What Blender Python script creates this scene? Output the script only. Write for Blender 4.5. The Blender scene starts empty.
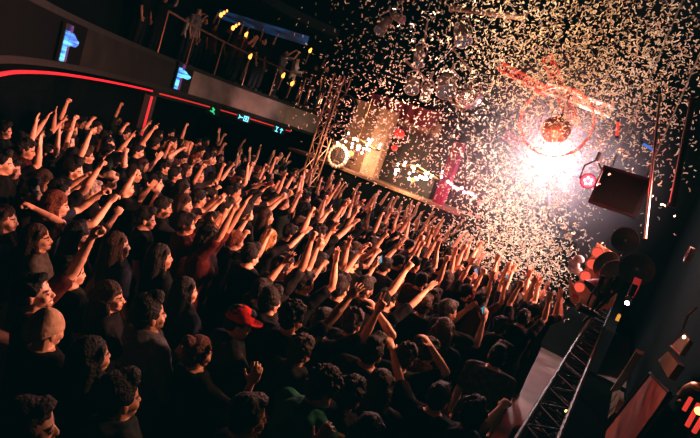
import bpy, bmesh, math, random
import numpy as np
from mathutils import Vector, Matrix, noise

random.seed(7); rng = np.random.default_rng(7)
SC = bpy.context.scene
COL = SC.collection
R = math.radians

# ------------------------------------------------------------------ camera (photo is 700 x 438)
F = 500.0; CAMZ = 3.15; ROLL = R(19.0); PITCH = math.atan(80 / F)
fw = Vector((0, math.cos(PITCH), -math.sin(PITCH))); r0 = Vector((1, 0, 0)); u0 = Vector((0, math.sin(PITCH), math.cos(PITCH)))
Rc = math.cos(ROLL) * r0 + math.sin(ROLL) * u0
Uc = math.cos(ROLL) * u0 - math.sin(ROLL) * r0
EYE = Vector((0, 0, CAMZ))
cam_d = bpy.data.cameras.new('camera'); cam_d.sensor_width = 36; cam_d.lens = 36 * F / 700
cam = bpy.data.objects.new('camera', cam_d); COL.objects.link(cam)
m = Matrix.Identity(4)
for i in range(3):
    m[i][0], m[i][1], m[i][2], m[i][3] = Rc[i], Uc[i], -fw[i], EYE[i]
cam.matrix_world = m; SC.camera = cam

def ray(px, py): return fw + (px - 350) / F * Rc + (219 - py) / F * Uc
def at(px, py, y):
    d = ray(px, py); return EYE + d * (y / d.y)
def at_z(px, py, z):
    d = ray(px, py); return EYE + d * ((z - CAMZ) / d.z)
def to_px(p):
    v = Vector(p) - EYE; d = v.dot(fw)
    if d < .05: return (-999, -999, d)
    return (350 + F * v.dot(Rc) / d, 219 - F * v.dot(Uc) / d, d)
AX = Vector((math.sin(R(29)), math.cos(R(29)), 0)); LX = Vector((-AX.y, AX.x, 0))
def st(s, t, z=0): return AX * s + LX * t + Vector((0, 0, z))
def to_st(p): return p[0] * AX.x + p[1] * AX.y, p[0] * LX.x + p[1] * LX.y

# ------------------------------------------------------------------ materials
MATS = {}
def mat(name, col, rough=.6, metal=0., emit=None, estr=0., var=.25, scale=12., bump=0., spec=.5):
    if name in MATS: return MATS[name]
    M = bpy.data.materials.new(name); M.use_nodes = True; nt = M.node_tree; b = nt.nodes['Principled BSDF']
    b.inputs['Roughness'].default_value = rough; b.inputs['Metallic'].default_value = metal; b.inputs['Specular IOR Level'].default_value = spec
    tc = nt.nodes.new('ShaderNodeTexCoord'); nz = nt.nodes.new('ShaderNodeTexNoise'); nz.inputs['Scale'].default_value = scale; nz.inputs['Detail'].default_value = 4
    nt.links.new(tc.outputs['Object'], nz.inputs['Vector'])
    rp = nt.nodes.new('ShaderNodeValToRGB')
    rp.color_ramp.elements[0].position = .3; rp.color_ramp.elements[1].position = .7
    rp.color_ramp.elements[0].color = (*[c * (1 - var) for c in col], 1); rp.color_ramp.elements[1].color = (*[min(1, c * (1 + var)) for c in col], 1)
    nt.links.new(nz.outputs['Fac'], rp.inputs['Fac']); nt.links.new(rp.outputs['Color'], b.inputs['Base Color'])
    if bump:
        bp = nt.nodes.new('ShaderNodeBump'); bp.inputs['Strength'].default_value = bump; bp.inputs['Distance'].default_value = .02
        nt.links.new(nz.outputs['Fac'], bp.inputs['Height']); nt.links.new(bp.outputs['Normal'], b.inputs['Normal'])
    if emit:
        b.inputs['Emission Color'].default_value = (*emit, 1); b.inputs['Emission Strength'].default_value = estr
    MATS[name] = M; return M

def led_mat(name, c1, c2, scale, strength):
    M = bpy.data.materials.new(name); M.use_nodes = True; nt = M.node_tree; b = nt.nodes['Principled BSDF']
    tc = nt.nodes.new('ShaderNodeTexCoord'); mp = nt.nodes.new('ShaderNodeMapping'); mp.inputs['Scale'].default_value = scale
    nz = nt.nodes.new('ShaderNodeTexNoise'); nz.inputs['Scale'].default_value = 1.; nz.inputs['Detail'].default_value = 3
    rp = nt.nodes.new('ShaderNodeValToRGB'); e = rp.color_ramp.elements
    e[0].position = .4; e[0].color = (*c1, 1); e[1].position = .6; e[1].color = (*c2, 1)
    nt.links.new(tc.outputs['Object'], mp.inputs['Vector']); nt.links.new(mp.outputs['Vector'], nz.inputs['Vector'])
    nt.links.new(nz.outputs['Fac'], rp.inputs['Fac']); nt.links.new(rp.outputs['Color'], b.inputs['Emission Color'])
    b.inputs['Emission Strength'].default_value = strength; b.inputs['Base Color'].default_value = (.01, .01, .01, 1)
    return M

BLACK = mat('black_paint', (.006, .0065, .007), .55, spec=.12)
WALLB = mat('wall_black', (.004, .005, .005), .9, bump=.2, spec=.02)
FLOORM = mat('floor_concrete', (.20, .13, .12), .45, scale=3)
CEIL = mat('ceiling_black', (.004, .005, .005), .9, spec=.02)
CHROME = mat('chrome', (.6, .58, .56), .22, 1.)
STEEL = mat('truss_steel', (.34, .28, .26), .4, .7)
SKINS = [mat('skin_%s' % n, c, .5, var=.08, scale=30) for n, c in (('fair', (.60, .36, .25)), ('tan', (.50, .28, .18)), ('warm', (.55, .31, .21)), ('deep', (.40, .21, .13)))]
EYEM = mat('eye_dark', (.02, .012, .01), .15); LIPM = mat('lip', (.35, .10, .08), .4); BROWM = mat('brow', (.03, .018, .012), .8); TEETH = mat('teeth', (.7, .66, .6), .3)
HAIR = {n: mat('hair_' + n, c, .6, var=.6, scale=70, bump=.9, spec=.16) for n, c in (('black', (.005, .0042, .004)), ('brown', (.024, .012, .007)), ('auburn', (.08, .022, .009)), ('blond', (.30, .16, .06)), ('grey', (.30, .26, .24)))}
CLOTH = {n: mat('cloth_' + n, c, .85, var=.3, scale=25, bump=.35, spec=.08) for n, c in (
    ('black', (.004, .004, .0045)), ('charcoal', (.011, .011, .012)), ('navy', (.010, .014, .03)), ('dark green', (.009, .016, .012)), ('maroon', (.05, .008, .008)),
    ('grey', (.12, .11, .11)), ('white', (.6, .56, .53)), ('red', (.62, .018, .016)), ('denim', (.07, .075, .085)), ('beige', (.50, .36, .26)), ('teal', (.008, .13, .09)), ('olive', (.16, .12, .03)))}
def check_mat():
    M = bpy.data.materials.new('cloth_checked'); M.use_nodes = True; nt = M.node_tree; b = nt.nodes['Principled BSDF']; b.inputs['Roughness'].default_value = .85
    tc = nt.nodes.new('ShaderNodeTexCoord'); ck = nt.nodes.new('ShaderNodeTexChecker'); ck.inputs['Scale'].default_value = 18
    ck.inputs['Color1'].default_value = (.012, .011, .011, 1); ck.inputs['Color2'].default_value = (.06, .05, .045, 1)
    nt.links.new(tc.outputs['Object'], ck.inputs['Vector']); nt.links.new(ck.outputs['Color'], b.inputs['Base Color']); return M
CLOTH['checked'] = check_mat()
TROUSER = mat('trouser_dark', (.012, .012, .016), .85, spec=.05); SHOE = mat('shoe_dark', (.02, .02, .02), .5)

# ------------------------------------------------------------------ mesh helpers
class MB:
    def __init__(s): s.v = []; s.f = []; s.mi = []
    def add(s, vs, fs, k=0):
        o = len(s.v); s.v += [tuple(v) for v in vs]; s.f += [tuple(i + o for i in f) for f in fs]; s.mi += [k] * len(fs)
    def box(s, c, size, rot=None, k=0):
        c = Vector(c); h = [x / 2 for x in size]; R3 = rot or Matrix.Identity(3)
        vs = [c + R3 @ Vector((x * h[0], y * h[1], z * h[2])) for x in (-1, 1) for y in (-1, 1) for z in (-1, 1)]
        s.add(vs, [(0, 1, 3, 2), (4, 6, 7, 5), (0, 4, 5, 1), (2, 3, 7, 6), (0, 2, 6, 4), (1, 5, 7, 3)], k)
    def loft(s, rings, cap=True, k=0, closed=False):
        n = len(rings[0]); vs = [v for r in rings for v in r]; fs = []
        m_ = len(rings)
        for i in range(m_ if closed else m_ - 1):
            j2 = (i + 1) % m_
            for j in range(n): fs.append((i * n + j, i * n + (j + 1) % n, j2 * n + (j + 1) % n, j2 * n + j))
        if cap and not closed:
            fs.append(tuple(range(n - 1, -1, -1))); fs.append(tuple((m_ - 1) * n + j for j in range(n)))
        s.add(vs, fs, k)
    def tube(s, pts, r, n=8, k=0, closed=False):
        pts = [Vector(p) for p in pts]; rings = []
        rr = r if isinstance(r, (list, tuple)) else [r] * len(pts)
        for i, p in enumerate(pts):
            a = pts[(i - 1) % len(pts)] if (closed or i > 0) else p; b = pts[(i + 1) % len(pts)] if (closed or i < len(pts) - 1) else p
            d = (b - a).normalized(); u = d.cross(Vector((0, 0, 1)))
            if u.length < .05: u = d.cross(Vector((1, 0, 0)))
            u.normalize(); w = d.cross(u)
            rings.append([p + (u * math.cos(q) + w * math.sin(q)) * rr[i] for q in [2 * math.pi * j / n for j in range(n)]])
        s.loft(rings, k=k, closed=closed)
    def capsule(s, p0, p1, ra, rb, n=10, k=0):
        p0, p1 = Vector(p0), Vector(p1); d = (p1 - p0)
        d = d.normalized() if d.length > 1e-6 else Vector((0, 0, 1))
        pts, rs = [], []
        for q in (-80, -50, -20): pts.append(p0 + d * ra * math.sin(R(q))); rs.append(ra * math.cos(R(q)))
        for q in (20, 50, 80): pts.append(p1 + d * rb * math.sin(R(q))); rs.append(rb * math.cos(R(q)))
        u = d.cross(Vector((0, 0, 1)))
        if u.length < .05: u = d.cross(Vector((1, 0, 0)))
        u.normalize(); w = d.cross(u)
        s.loft([[p + (u * math.cos(a) + w * math.sin(a)) * r for a in [2 * math.pi * j / n for j in range(n)]] for p, r in zip(pts, rs)], k=k)
    def ell(s, c, r, rot=None, n=14, m_=8, k=0):
        c = Vector(c); R3 = rot or Matrix.Identity(3); rings = []
        for i in range(m_ + 1):
            a = -math.pi / 2 + math.pi * (i + .0) / m_; a = max(-1.5, min(1.5, a))
            rings.append([c + R3 @ Vector((r[0] * math.cos(a) * math.cos(q), r[1] * math.cos(a) * math.sin(q), r[2] * math.sin(a))) for q in [2 * math.pi * j / n for j in range(n)]])
        s.loft(rings, k=k)
    def disc(s, c, nrm, r, th, n=24, k=0):
        c = Vector(c); nrm = Vector(nrm).normalized(); s.tube([c - nrm * th / 2, c + nrm * th / 2], r, n, k)
    def mesh(s, name, mats, smooth=False):
        me = bpy.data.meshes.new(name); me.from_pydata(s.v, [], s.f)
        for M in (mats if isinstance(mats, (list, tuple)) else [mats]): me.materials.append(M)
        if any(s.mi): me.polygons.foreach_set('material_index', s.mi)
        if smooth: me.polygons.foreach_set('use_smooth', [True] * len(me.polygons))
        b = bmesh.new(); b.from_mesh(me); bmesh.ops.recalc_face_normals(b, faces=b.faces); b.to_mesh(me); b.free()
        me.update(); return me
    def build(s, name, mats, parent=None, smooth=False, base=None):
        if base is not None and parent is None:
            bv = Vector(base); s.v = [tuple(Vector(v) - bv) for v in s.v]
        o = bpy.data.objects.new(name, s.mesh(name, mats, smooth)); COL.objects.link(o)
        if parent is not None:
            o.parent = parent; o.location = -Vector(parent.location) if parent.get('_w') else (0, 0, 0)
        elif base is not None: o.location = base
        return o
def tag(o, label=None, cat=None, group=None, kind=None):
    for k, v in (('label', label), ('category', cat), ('group', group), ('kind', kind)):
        if v: o[k] = v
    return o
def empty(name, loc, label, cat, group=None, world=False):
    o = bpy.data.objects.new(name, None); o.empty_display_size = .1; COL.objects.link(o); o.location = loc
    if world: o['_w'] = 1     # parts are given in world coordinates
    return tag(o, label, cat, group)
def struct(name, mb, M): return tag(mb.build(name, M), kind='structure')
def frame_rot(fwd, up=(0, 0, 1)):
    y = Vector(fwd).normalized(); x = y.cross(Vector(up)).normalized(); z = x.cross(y)
    return Matrix((x, y, z)).transposed()

# ------------------------------------------------------------------ people
def remesh(mb, voxel, ratio, amp=0., freq=20., seed=0, smooth_it=2):
    me = mb.mesh('tmp', BLACK); o = bpy.data.objects.new('tmp', me); COL.objects.link(o)
    md = o.modifiers.new('r', 'REMESH'); md.mode = 'VOXEL'; md.voxel_size = voxel
    if smooth_it:
        sm = o.modifiers.new('s', 'SMOOTH'); sm.iterations = smooth_it; sm.factor = .5
    if ratio < 1:
        dc = o.modifiers.new('d', 'DECIMATE'); dc.ratio = ratio
    dg = bpy.context.evaluated_depsgraph_get(); dg.update()
    out = bpy.data.meshes.new_from_object(o.evaluated_get(dg)); out.materials.clear()
    bpy.data.objects.remove(o); bpy.data.meshes.remove(me)
    if amp:
        off = Vector((seed * 3.1, seed * 1.7, seed * .9))
        out.update(); vn = [v.normal.copy() for v in out.vertices]
        for v, n_ in zip(out.vertices, vn):
            p = v.co * freq + off
            v.co += n_ * amp * (noise.noise(p) + .5 * noise.noise(p * 2.3))
    out.polygons.foreach_set('use_smooth', [True] * len(out.polygons)); out.update()
    return out

def norm(v): return Vector(v).normalized()
def hand(mb, W, d, n, kind, side):
    """palm, four fingers, thumb; d runs along the forearm, n is the palm normal"""
    d = norm(d); n = Vector(n); n = norm(n - d * n.dot(d)); u = d.cross(n) * side
    M3 = Matrix((u, d, n)).transposed()
    mb.ell(W + d * .052, (.045, .058, .020), M3, 12, 6)
    curls = {'open': (8, 8, 8, 8), 'cup': (28, 30, 34, 38), 'fist': (80, 82, 84, 84), 'point': (4, 82, 84, 84), 'vee': (4, 4, 84, 84), 'flat': (3, 3, 3, 3), 'grip': (55, 58, 60, 62)}[kind]
    spread = {'open': 9, 'vee': 8}.get(kind, 3)
    for i, (off, ln) in enumerate(((.031, .070), (.0105, .080), (-.0105, .074), (-.031, .058))):
        p = W + d * (.095 - abs(off) * .15) + u * off; a = R(spread) * (1.5 - i)
        dd = (d * math.cos(a) + u * math.sin(a)).normalized(); c = 0
        mb.capsule(p - d * .03, p, .0105, .010, 8)
        for sg, fr in enumerate((.45, .32, .23)):
            c += R(curls[i]); ds = dd * math.cos(c) + n * math.sin(c)
            q = p + ds * ln * fr; mb.capsule(p, q, .0098 - sg * .001, .0090 - sg * .001, 8); p = q
    t0 = W + d * .022 + u * .028
    if kind in ('fist', 'point', 'vee', 'grip'):
        t1 = t0 + norm(d * .7 + u * .5 + n * .5) * .042; t2 = t1 + norm(d * .4 - u * .5 + n * .7) * .034
    else:
        t1 = t0 + norm(d * .62 + u * .78 + n * .2) * .046; t2 = t1 + norm(d * .85 + u * .5 + n * .25) * .034
    mb.capsule(t0, t1, .015, .0115, 8); mb.capsule(t1, t2, .0112, .009, 8)

VAR = {}
def variant(name, fem=False, head=(0, 0, 0), armR=None, armL=None, hair='short', top='tee', cap=None, glasses=False, mouth=False, seed=0, fine=False):
    """Builds the meshes of one person standing 1.72 m tall at the origin and facing +Y. arm = (upper dir, fore dir, hand kind, palm normal)"""
    k = .92 if fem else 1.
    B, S, T, H = MB(), MB(), MB(), MB()
    def torso(mb, g, z0=.84):
        rings = []
        for z, a, b, y in ((.84, .165, .115, -.005), (.94, .17, .12, -.008), (1.05, .148, .105, 0), (1.16, .152, .108, .005), (1.28, .172, .118, .008), (1.38, .182, .108, 0), (1.445, .145, .085, -.008), (1.485, .075, .066, -.01)):
            if z < z0: continue
            w = a * (k if z > 1.0 else 1.0) + g; dd = b * (1.04 if fem and 1.2 < z < 1.35 else 1) + g
            rings.append([(w * math.copysign(abs(math.cos(q)) ** .85, math.cos(q)), y + dd * math.copysign(abs(math.sin(q)) ** .85, math.sin(q)), z) for q in [2 * math.pi * j / 20 for j in range(20)]])
        mb.loft(rings)
    torso(B, 0); torso(S, .018 if top != 'tank' else .012, .84 if top != 'tank' else .84)
    if fem:
        for sx in (-1, 1): B.ell((sx * .07, .105, 1.27), (.055, .045, .055)); S.ell((sx * .07, .112, 1.27), (.066, .056, .066))
    if top == 'hoodie' or top == 'jacket':
        S.ell((0, -.09, 1.45), (.12, .07, .07)); S.tube([(.07 * math.sin(a), .07 * -math.cos(a) + .0, 1.475 - .02 * math.cos(a - math.pi)) for a in [2 * math.pi * j / 16 for j in range(16)]], .028, 8, closed=True)
    else:
        S.tube([(.082 * math.sin(a), .075 * math.cos(a) - .005, 1.463) for a in [2 * math.pi * j / 16 for j in range(16)]], .013, 8, closed=True)
    info = {}
    for sx, arm in ((1, armR), (-1, armL)):
        if arm is None: arm = ((.12, .05, -1), (.02, .35, -1), 'cup', (-1, 0, 0))
        ud, fd, hk, pn = arm
        ud = Vector((ud[0] * sx, ud[1], ud[2])).normalized(); fd = Vector((fd[0] * sx, fd[1], fd[2])).normalized(); pn = Vector((pn[0] * sx, pn[1], pn[2]))
        lift = max(0, ud.z)
        sh = Vector((sx * (.183 * k - .03 * lift), .02 * lift, 1.405 + .055 * lift))
        el = sh + ud * .285; wr = el + fd * .25
        B.capsule((sx * .10, 0, 1.41), sh, .07, .058 * k); B.capsule(sh, el, .052 * k, .041 * k, 12); B.ell(sh + ud * .12, (.05 * k,) * 3)
        B.capsule(el, el + fd * .10, .041 * k, .043 * k, 12); B.capsule(el + fd * .09, wr, .043 * k, .027 * k, 12); B.capsule(wr - fd * .03, wr + fd * .03, .027 * k, .026, 10)
        hand(B, wr, fd, pn, hk, sx)
        info['R' if sx > 0 else 'L'] = (wr + fd * .09, fd, pn)
        if top == 'tank': S.capsule((sx * .09, 0, 1.38), (sx * .085, 0, 1.46), .05, .03)
        else:
            S.capsule((sx * .10, 0, 1.41), sh, .085, .076 * k)
            if top == 'tee': S.capsule(sh, sh + ud * .19, .074 * k, .068 * k, 12)
            else:
                S.capsule(sh, el, .073 * k, .060 * k, 12); S.capsule(el, wr - fd * .03, .060 * k, .044 * k, 12)
                S.capsule(wr - fd * .05, wr - fd * .02, .047 * k, .045 * k, 12)
    for sx in (-1, 1):
        hp, kn, an = Vector((sx * .088, 0, .88)), Vector((sx * .10, .02, .48)), Vector((sx * .105, -.01, .09))
        B.capsule(hp, kn, .088, .058); B.capsule(kn, kn + (an - kn) * .35, .056, .058); B.capsule(kn + (an - kn) * .35, an, .058, .038)
        B.capsule((sx * .105, -.02, .045), (sx * .12, .14, .035), .04, .033)
        T.capsule(hp, kn, .106, .076); T.capsule(kn, an + Vector((0, 0, .02)), .076, .062)
    T.loft([[((.185) * math.cos(q), .135 * math.sin(q) - .005, z) for q in [2 * math.pi * j / 16 for j in range(16)]] for z in (.80, .88, .97)])
    hy, hp_, hr = [R(a) for a in head]          # yaw to the left, pitch up, roll
    A = Vector((0, .0, 1.50)); HR = Matrix.Rotation(hy, 3, 'Z') @ Matrix.Rotation(hp_, 3, 'X') @ Matrix.Rotation(hr, 3, 'Y')
    def L(x, y, z): return A + HR @ Vector((x, y, z))
    sc = .96 if fem else 1.
    B.capsule((0, -.012, 1.42), L(0, -.005, .05), .062 * k, .056 * k, 12)
    B.ell(L(0, -.005, .125), (.076 * sc, .098, .098), HR); B.ell(L(0, .034, .078), (.063 * sc, .062, .088), HR); B.ell(L(0, .062, .012), (.036 * sc, .034, .028), HR)
    B.capsule(L(0, .096, .088), L(0, .108, .060), .008, .0125); B.ell(L(0, .104, .056), (.018, .014, .010), HR)
    B.capsule(L(-.034, .083, .100), L(.034, .083, .100), .011, .011)
    for sx in (-1, 1):
        B.ell(L(sx * .036, .060, .056), (.028, .030, .028), HR); B.ell(L(sx * .077 * sc, -.008, .078), (.010, .022, .033), HR); B.ell(L(sx * .031, .080, .083), (.0155, .0145, .012), HR)
    B.ell(L(0, .090, .033), (.024, .012, .007), HR); B.ell(L(0, .088, .022 - (.012 if mouth else 0)), (.021, .012, .007), HR)
    # hair
    if hair in ('short', 'quiff', 'curly', 'undercut'):
        H.ell(L(0, -.016, .146), (.085 * sc, .104, .090), HR); H.ell(L(0, -.052, .095), (.078, .060, .075), HR)
        H.ell(L(0, .055, .192), (.062, .045, .030), HR)
        for sx in (-1, 1): H.ell(L(sx * .072, .0, .12), (.014, .045, .035), HR)
        if hair == 'quiff':
            H.ell(L(0, .05, .225), (.06, .055, .035), HR); H.ell(L(0, -.03, .225), (.06, .07, .03), HR)
        if hair == 'curly':
            r_ = random.Random(seed)
            for i in range(40):
                a, e = r_.uniform(0, 6.283), r_.uniform(.0, 1.4)
                if math.sin(a) > .3 and e < .6: continue
                H.ell(L(.088 * math.cos(a) * math.cos(e), -.016 + .105 * math.sin(a) * math.cos(e), .135 + .10 * math.sin(e)), (.022,) * 3, HR, 8, 6)
    elif hair in ('long', 'wavy', 'bun', 'tail'):
        H.ell(L(0, -.016, .142), (.087 * sc, .106, .094), HR); H.ell(L(0, -.055, .09), (.080, .065, .09), HR)
        for sx in (-1, 1): H.capsule(L(sx * .068, .03, .165), L(sx * .080, -.005, .07), .024, .024)
        if hair in ('long', 'wavy'):
            H.capsule(L(0, -.065, .08), (0, -.115, 1.26), .078, .05)
            for sx in (-1, 1):
                H.capsule(L(sx * .055, -.05, .08), (sx * .075, -.10, 1.27), .058, .032)
                H.capsule(L(sx * .078, -.01, .09), L(sx * .088, .0, -.06), .027, .03); H.capsule(L(sx * .088, .0, -.05), (sx * .105, .06, 1.30), .030, .018)
        elif hair == 'bun': H.ell(L(0, -.10, .20), (.05, .05, .045), HR)
        else: H.capsule(L(0, -.10, .15), L(0, -.15, .09), .03, .035); H.capsule(L(0, -.15, .09), L(0, -.155, -.10), .035, .015)
    elif hair == 'none': H = None
    vox = .0065 if fine else .0085
    body = remesh(B, vox, .30 if fine else .22)
    for M in (SKINS[0], EYEM, LIPM, BROWM, TEETH): body.materials.append(M)
    Hi = HR.transposed(); mi = []
    for p in body.polygons:
        q = Hi @ (Vector(p.center) - A); x = abs(q.x); i_ = 0
        if q.y > .05 and -.02 < q.z < .13:
            if (x - .031) ** 2 / .0135 ** 2 + (q.z - .083) ** 2 / .0075 ** 2 < 1 and q.y > .07: i_ = 1
            elif abs(q.z - .106 + (x - .03) ** 2 * 6) < .006 and .012 < x < .052: i_ = 3
            elif x < .025 and abs(q.z - .034) < .007 and q.y > .085: i_ = 2
            elif mouth and x < .02 and abs(q.z - .021) < .006 and q.y > .08: i_ = 4
            elif x < .022 and abs(q.z - (.012 if mouth else .022)) < .007 and q.y > .085: i_ = 2
        mi.append(i_)
    body.polygons.foreach_set('material_index', mi); body.name = 'person'
    V = {'body': body, 'info': info, 'A': A, 'fem': fem, 'hair': hair, 'top': top, 'head_c': L(0, .0, .11)}
    V['shirt'] = remesh(S, .0125, .45, .012, 9., seed); V['shirt'].materials.append(CLOTH['black'])
    V['trousers'] = remesh(T, .016, .4, .008, 8., seed); V['trousers'].materials.append(TROUSER)
    sh_ = MB()
    for sx in (-1, 1): sh_.ell((sx * .113, .045, .045), (.055, .145, .045), Matrix.Rotation(-sx * .1, 3, 'Z'), 12, 6); sh_.ell((sx * .108, -.03, .075), (.05, .06, .05), None, 10, 6)
    V['shoes'] = sh_.mesh('shoes', SHOE, True)
    if H: V['hairm'] = remesh(H, .009 if not fine else .007, .5, .015 if hair in ('curly', 'wavy') else .006, 42., seed, 1); V['hairm'].materials.append(HAIR['black'])
    if cap:
        C, Bm = MB(), MB(); rings = []
        back = cap == 'back'
        for i in range(9):
            a = math.pi / 2 * i / 8
            if cap == 'knit': rings.append([L(.097 * math.cos(a) * math.cos(q), -.014 + .116 * math.cos(a) * math.sin(q), .105 + .13 * math.sin(min(a, 1.5)) + .035 * math.cos(a) * min(0, math.sin(q))) for q in [2 * math.pi * j / 24 for j in range(24)]]); continue
            rings.append([L(.092 * math.cos(a) * math.cos(q), -.008 + .110 * math.cos(a) * math.sin(q), .130 + .105 * math.sin(min(a, 1.5)) ** .9) for q in [2 * math.pi * j / 24 for j in range(24)]])
        if cap == 'knit': rings = [[L(.09 * math.cos(q), -.014 + .108 * math.sin(q), .10 + .035 * min(0, math.sin(q))) for q in [2 * math.pi * j / 24 for j in range(24)]]] + rings
        else: rings = [[L(.088 * math.cos(q), -.008 + .106 * math.sin(q), .128) for q in [2 * math.pi * j / 24 for j in range(24)]]] + rings
        C.loft(rings); C.ell(L(0, -.008, .236), (.008, .008, .005), HR, 8, 4)
        V['cap'] = C.mesh('cap', CLOTH['red'], True)
        if cap in ('brim', 'back'):
            sg = -1 if back else 1; top_, bot = [], []
            for j in range(13):
                q = math.pi * j / 12
                top_.append((.080 * math.cos(q), sg * (.075 + .105 * math.sin(q)), .140 - .012 * abs(math.cos(q)) + .004)); 
            vs = [L(*p) for p in top_] + [L(p[0], p[1], p[2] - .008) for p in top_]
            fs = [tuple(range(13)), tuple(range(25, 12, -1))] + [(j, j + 1, 14 + j, 13 + j) for j in range(12)] + [(12, 0, 13, 25)]
            Bm.add(vs, fs); V['brim'] = Bm.mesh('brim', CLOTH['red'])
    if glasses:
        G = MB()
        for sx in (-1, 1):
            G.tube([L(sx * .033 + .021 * math.cos(q), .108, .084 + .017 * math.sin(q)) for q in [2 * math.pi * j / 14 for j in range(14)]], .0025, 6, closed=True)
            G.tube([L(sx * .054, .105, .088), L(sx * .076, .06, .09), L(sx * .084, -.005, .09)], .0022, 6)
        G.tube([L(-.012, .110, .088), L(.012, .110, .088)], .0022, 6); V['glasses'] = G.mesh('glasses', BLACK)
    VAR[name] = V; return V

UP = lambda x=.1, y=.25: (x, y, 1)
FWD = (.05, .75, .72)
OUTP = (0, 1, .2)
ZONE_TXT = {}
PEOPLE = []
def place(vn, x, y, z=0., az=0., sc=1., lean=(0, 0), skin=0, hair='black', shirt='black', capc='red', pose='standing', label=None, group='dancing crowd on the floor', extra='', trouser=None):
    V = VAR[vn]
    def new(nm, me, par):
        o = bpy.data.objects.new(nm, me); COL.objects.link(o)
        if par is not None: o.parent = par
        return o
    root = new('person', V['body'], None); root.location = (x, y, z); root.scale = (sc,) * 3
    rz = Matrix.Rotation(-R(az), 4, 'Z'); ln = Matrix.Rotation(R(lean[0]), 4, 'Y') @ Matrix.Rotation(R(lean[1]), 4, 'X')
    root.rotation_mode = 'QUATERNION'; root.rotation_quaternion = (ln @ rz).to_quaternion()
    def setm(o, i, M): o.material_slots[i].link = 'OBJECT'; o.material_slots[i].material = M
    setm(root, 0, SKINS[skin])
    nm = {'tee': 'tee_shirt', 'hoodie': 'hoodie', 'jacket': 'jacket', 'tank': 'tank_top', 'long': 'long_sleeve_shirt'}[V['top']]
    o = new(nm, V['shirt'], root); setm(o, 0, CLOTH[shirt])
    new('trousers', V['trousers'], root); new('shoes', V['shoes'], root)
    if 'hairm' in V: o = new('hair', V['hairm'], root); setm(o, 0, HAIR[hair])
    if 'cap' in V:
        o = new('cap', V['cap'], root); setm(o, 0, CLOTH[capc])
        if 'brim' in V: b = new('brim', V['brim'], o); setm(b, 0, CLOTH[capc])
    if 'glasses' in V: new('glasses', V['glasses'], root)
    root['category'] = 'person'; root['group'] = group
    PEOPLE.append(dict(o=root, vn=vn, shirt=shirt, hair=hair, pose=pose, label=label, cap=capc if 'cap' in V else None, top=nm.replace('_', ' '), z=z, group=group, extra=extra))
    return root

#PEOPLE_PLAN
# ------------------------------------------------------------------ generic people
a_up = ((.22, .3, 1), (-.08, .12, 1), 'fist', OUTP); a_hi = ((.3, .55, .75), (-.15, -.05, 1), 'open', OUTP); a_pt = ((.2, .6, .85), (-.08, .45, 1), 'point', (0, .5, -1)); a_op = ((.25, .4, 1), (.02, .3, 1), 'open', OUTP)
a_fwd = ((.1, .9, .55), (-.05, .7, .85), 'open', (0, .6, -1)); a_bent = ((.55, .45, .35), (-.15, .25, 1), 'fist', OUTP); a_vee = ((.2, .5, .9), (0, .2, 1), 'vee', OUTP)
a_clapR = ((.25, .75, -.1), (-.45, .35, .9), 'flat', (-1, 0, 0)); a_head = ((.75, .2, .75), (-.75, -.1, .55), 'cup', (-.6, 0, -1)); a_ph = ((.3, .8, .25), (-.35, .55, .75), 'grip', (-.5, .8, 0))
a_down = ((.16, .05, -1), (0, .3, -1), 'cup', (-1, 0, 0)); a_low = ((.2, .25, -1), (-.35, .9, .25), 'cup', (-1, 0, .3)); a_chin = ((.15, .5, -.7), (-.2, .45, 1), 'fist', (-1, 0, 0))
G = [  # name, kwargs, pose text
 ('upR', dict(armR=a_up, armL=a_down), 'one fist raised straight up'), ('upL', dict(armL=a_hi, armR=a_low), 'open left hand raised'),
 ('both', dict(armR=a_hi, armL=a_op, top='tee'), 'both arms up, hands open'), ('fpt', dict(fem=True, hair='long', top='tank', armR=a_pt), 'pointing one finger forward'),
 ('fdown', dict(fem=True, hair='long', head=(0, 8, 0)), 'arms hanging down'), ('down', dict(hair='quiff', head=(0, 6, 0)), 'arms hanging down'),
 ('cpt', dict(armR=a_pt, armL=a_low), 'pointing one finger forward'), ('jac', dict(hair='quiff', top='jacket', head=(6, 4, 0), armR=a_low), 'one hand held low'),
 ('fbun', dict(fem=True, hair='bun', armR=a_bent, armL=a_bent), 'both forearms bent up'), ('clap', dict(armR=a_clapR, armL=a_clapR), 'clapping at chest height'),
 ('fph', dict(fem=True, hair='long', armR=a_ph, armL=a_ph, top='tee'), 'both hands held up together'), ('hand', dict(hair='curly', armR=a_head, armL=a_low), 'one hand on the head'),
 ('fwd', dict(armL=a_fwd, armR=a_chin, top='tee', hair='short', glasses=True), 'left arm stretched forward'), ('fists', dict(armR=a_hi, armL=((.3, .6, .9), (-.1, .1, 1), 'fist', OUTP)), 'both hands raised'),
 ('ftail', dict(fem=True, hair='tail', armR=a_op, armL=a_bent), 'open right hand raised'), ('lfwd', dict(top='long', armR=a_fwd, armL=a_down, hair='quiff'), 'right arm stretched forward'),
 ('hood', dict(top='hoodie', hair='curly', head=(0, -4, 0)), 'arms hanging down'), ('fboth', dict(fem=True, hair='wavy', armR=a_vee, armL=a_op), 'both arms up, one making a V sign'),
 ('vee', dict(armR=a_vee, armL=a_down, hair='quiff'), 'right hand raised in a V sign'), ('capd', dict(cap='brim', hair='short', armL=a_up), 'left fist raised'), ('capb', dict(cap='back', hair='short', armR=a_bent, armL=a_low), 'right forearm bent up'),
]
POSE = {}
for i, (nm, kw, tx) in enumerate(G): variant(nm, seed=i + 1, **kw); POSE[nm] = tx
UPV = ['upR', 'upL', 'both', 'fpt', 'cpt', 'fists', 'ftail', 'fboth', 'vee', 'fwd', 'lfwd', 'capd', 'both', 'fists', 'upR']
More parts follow.
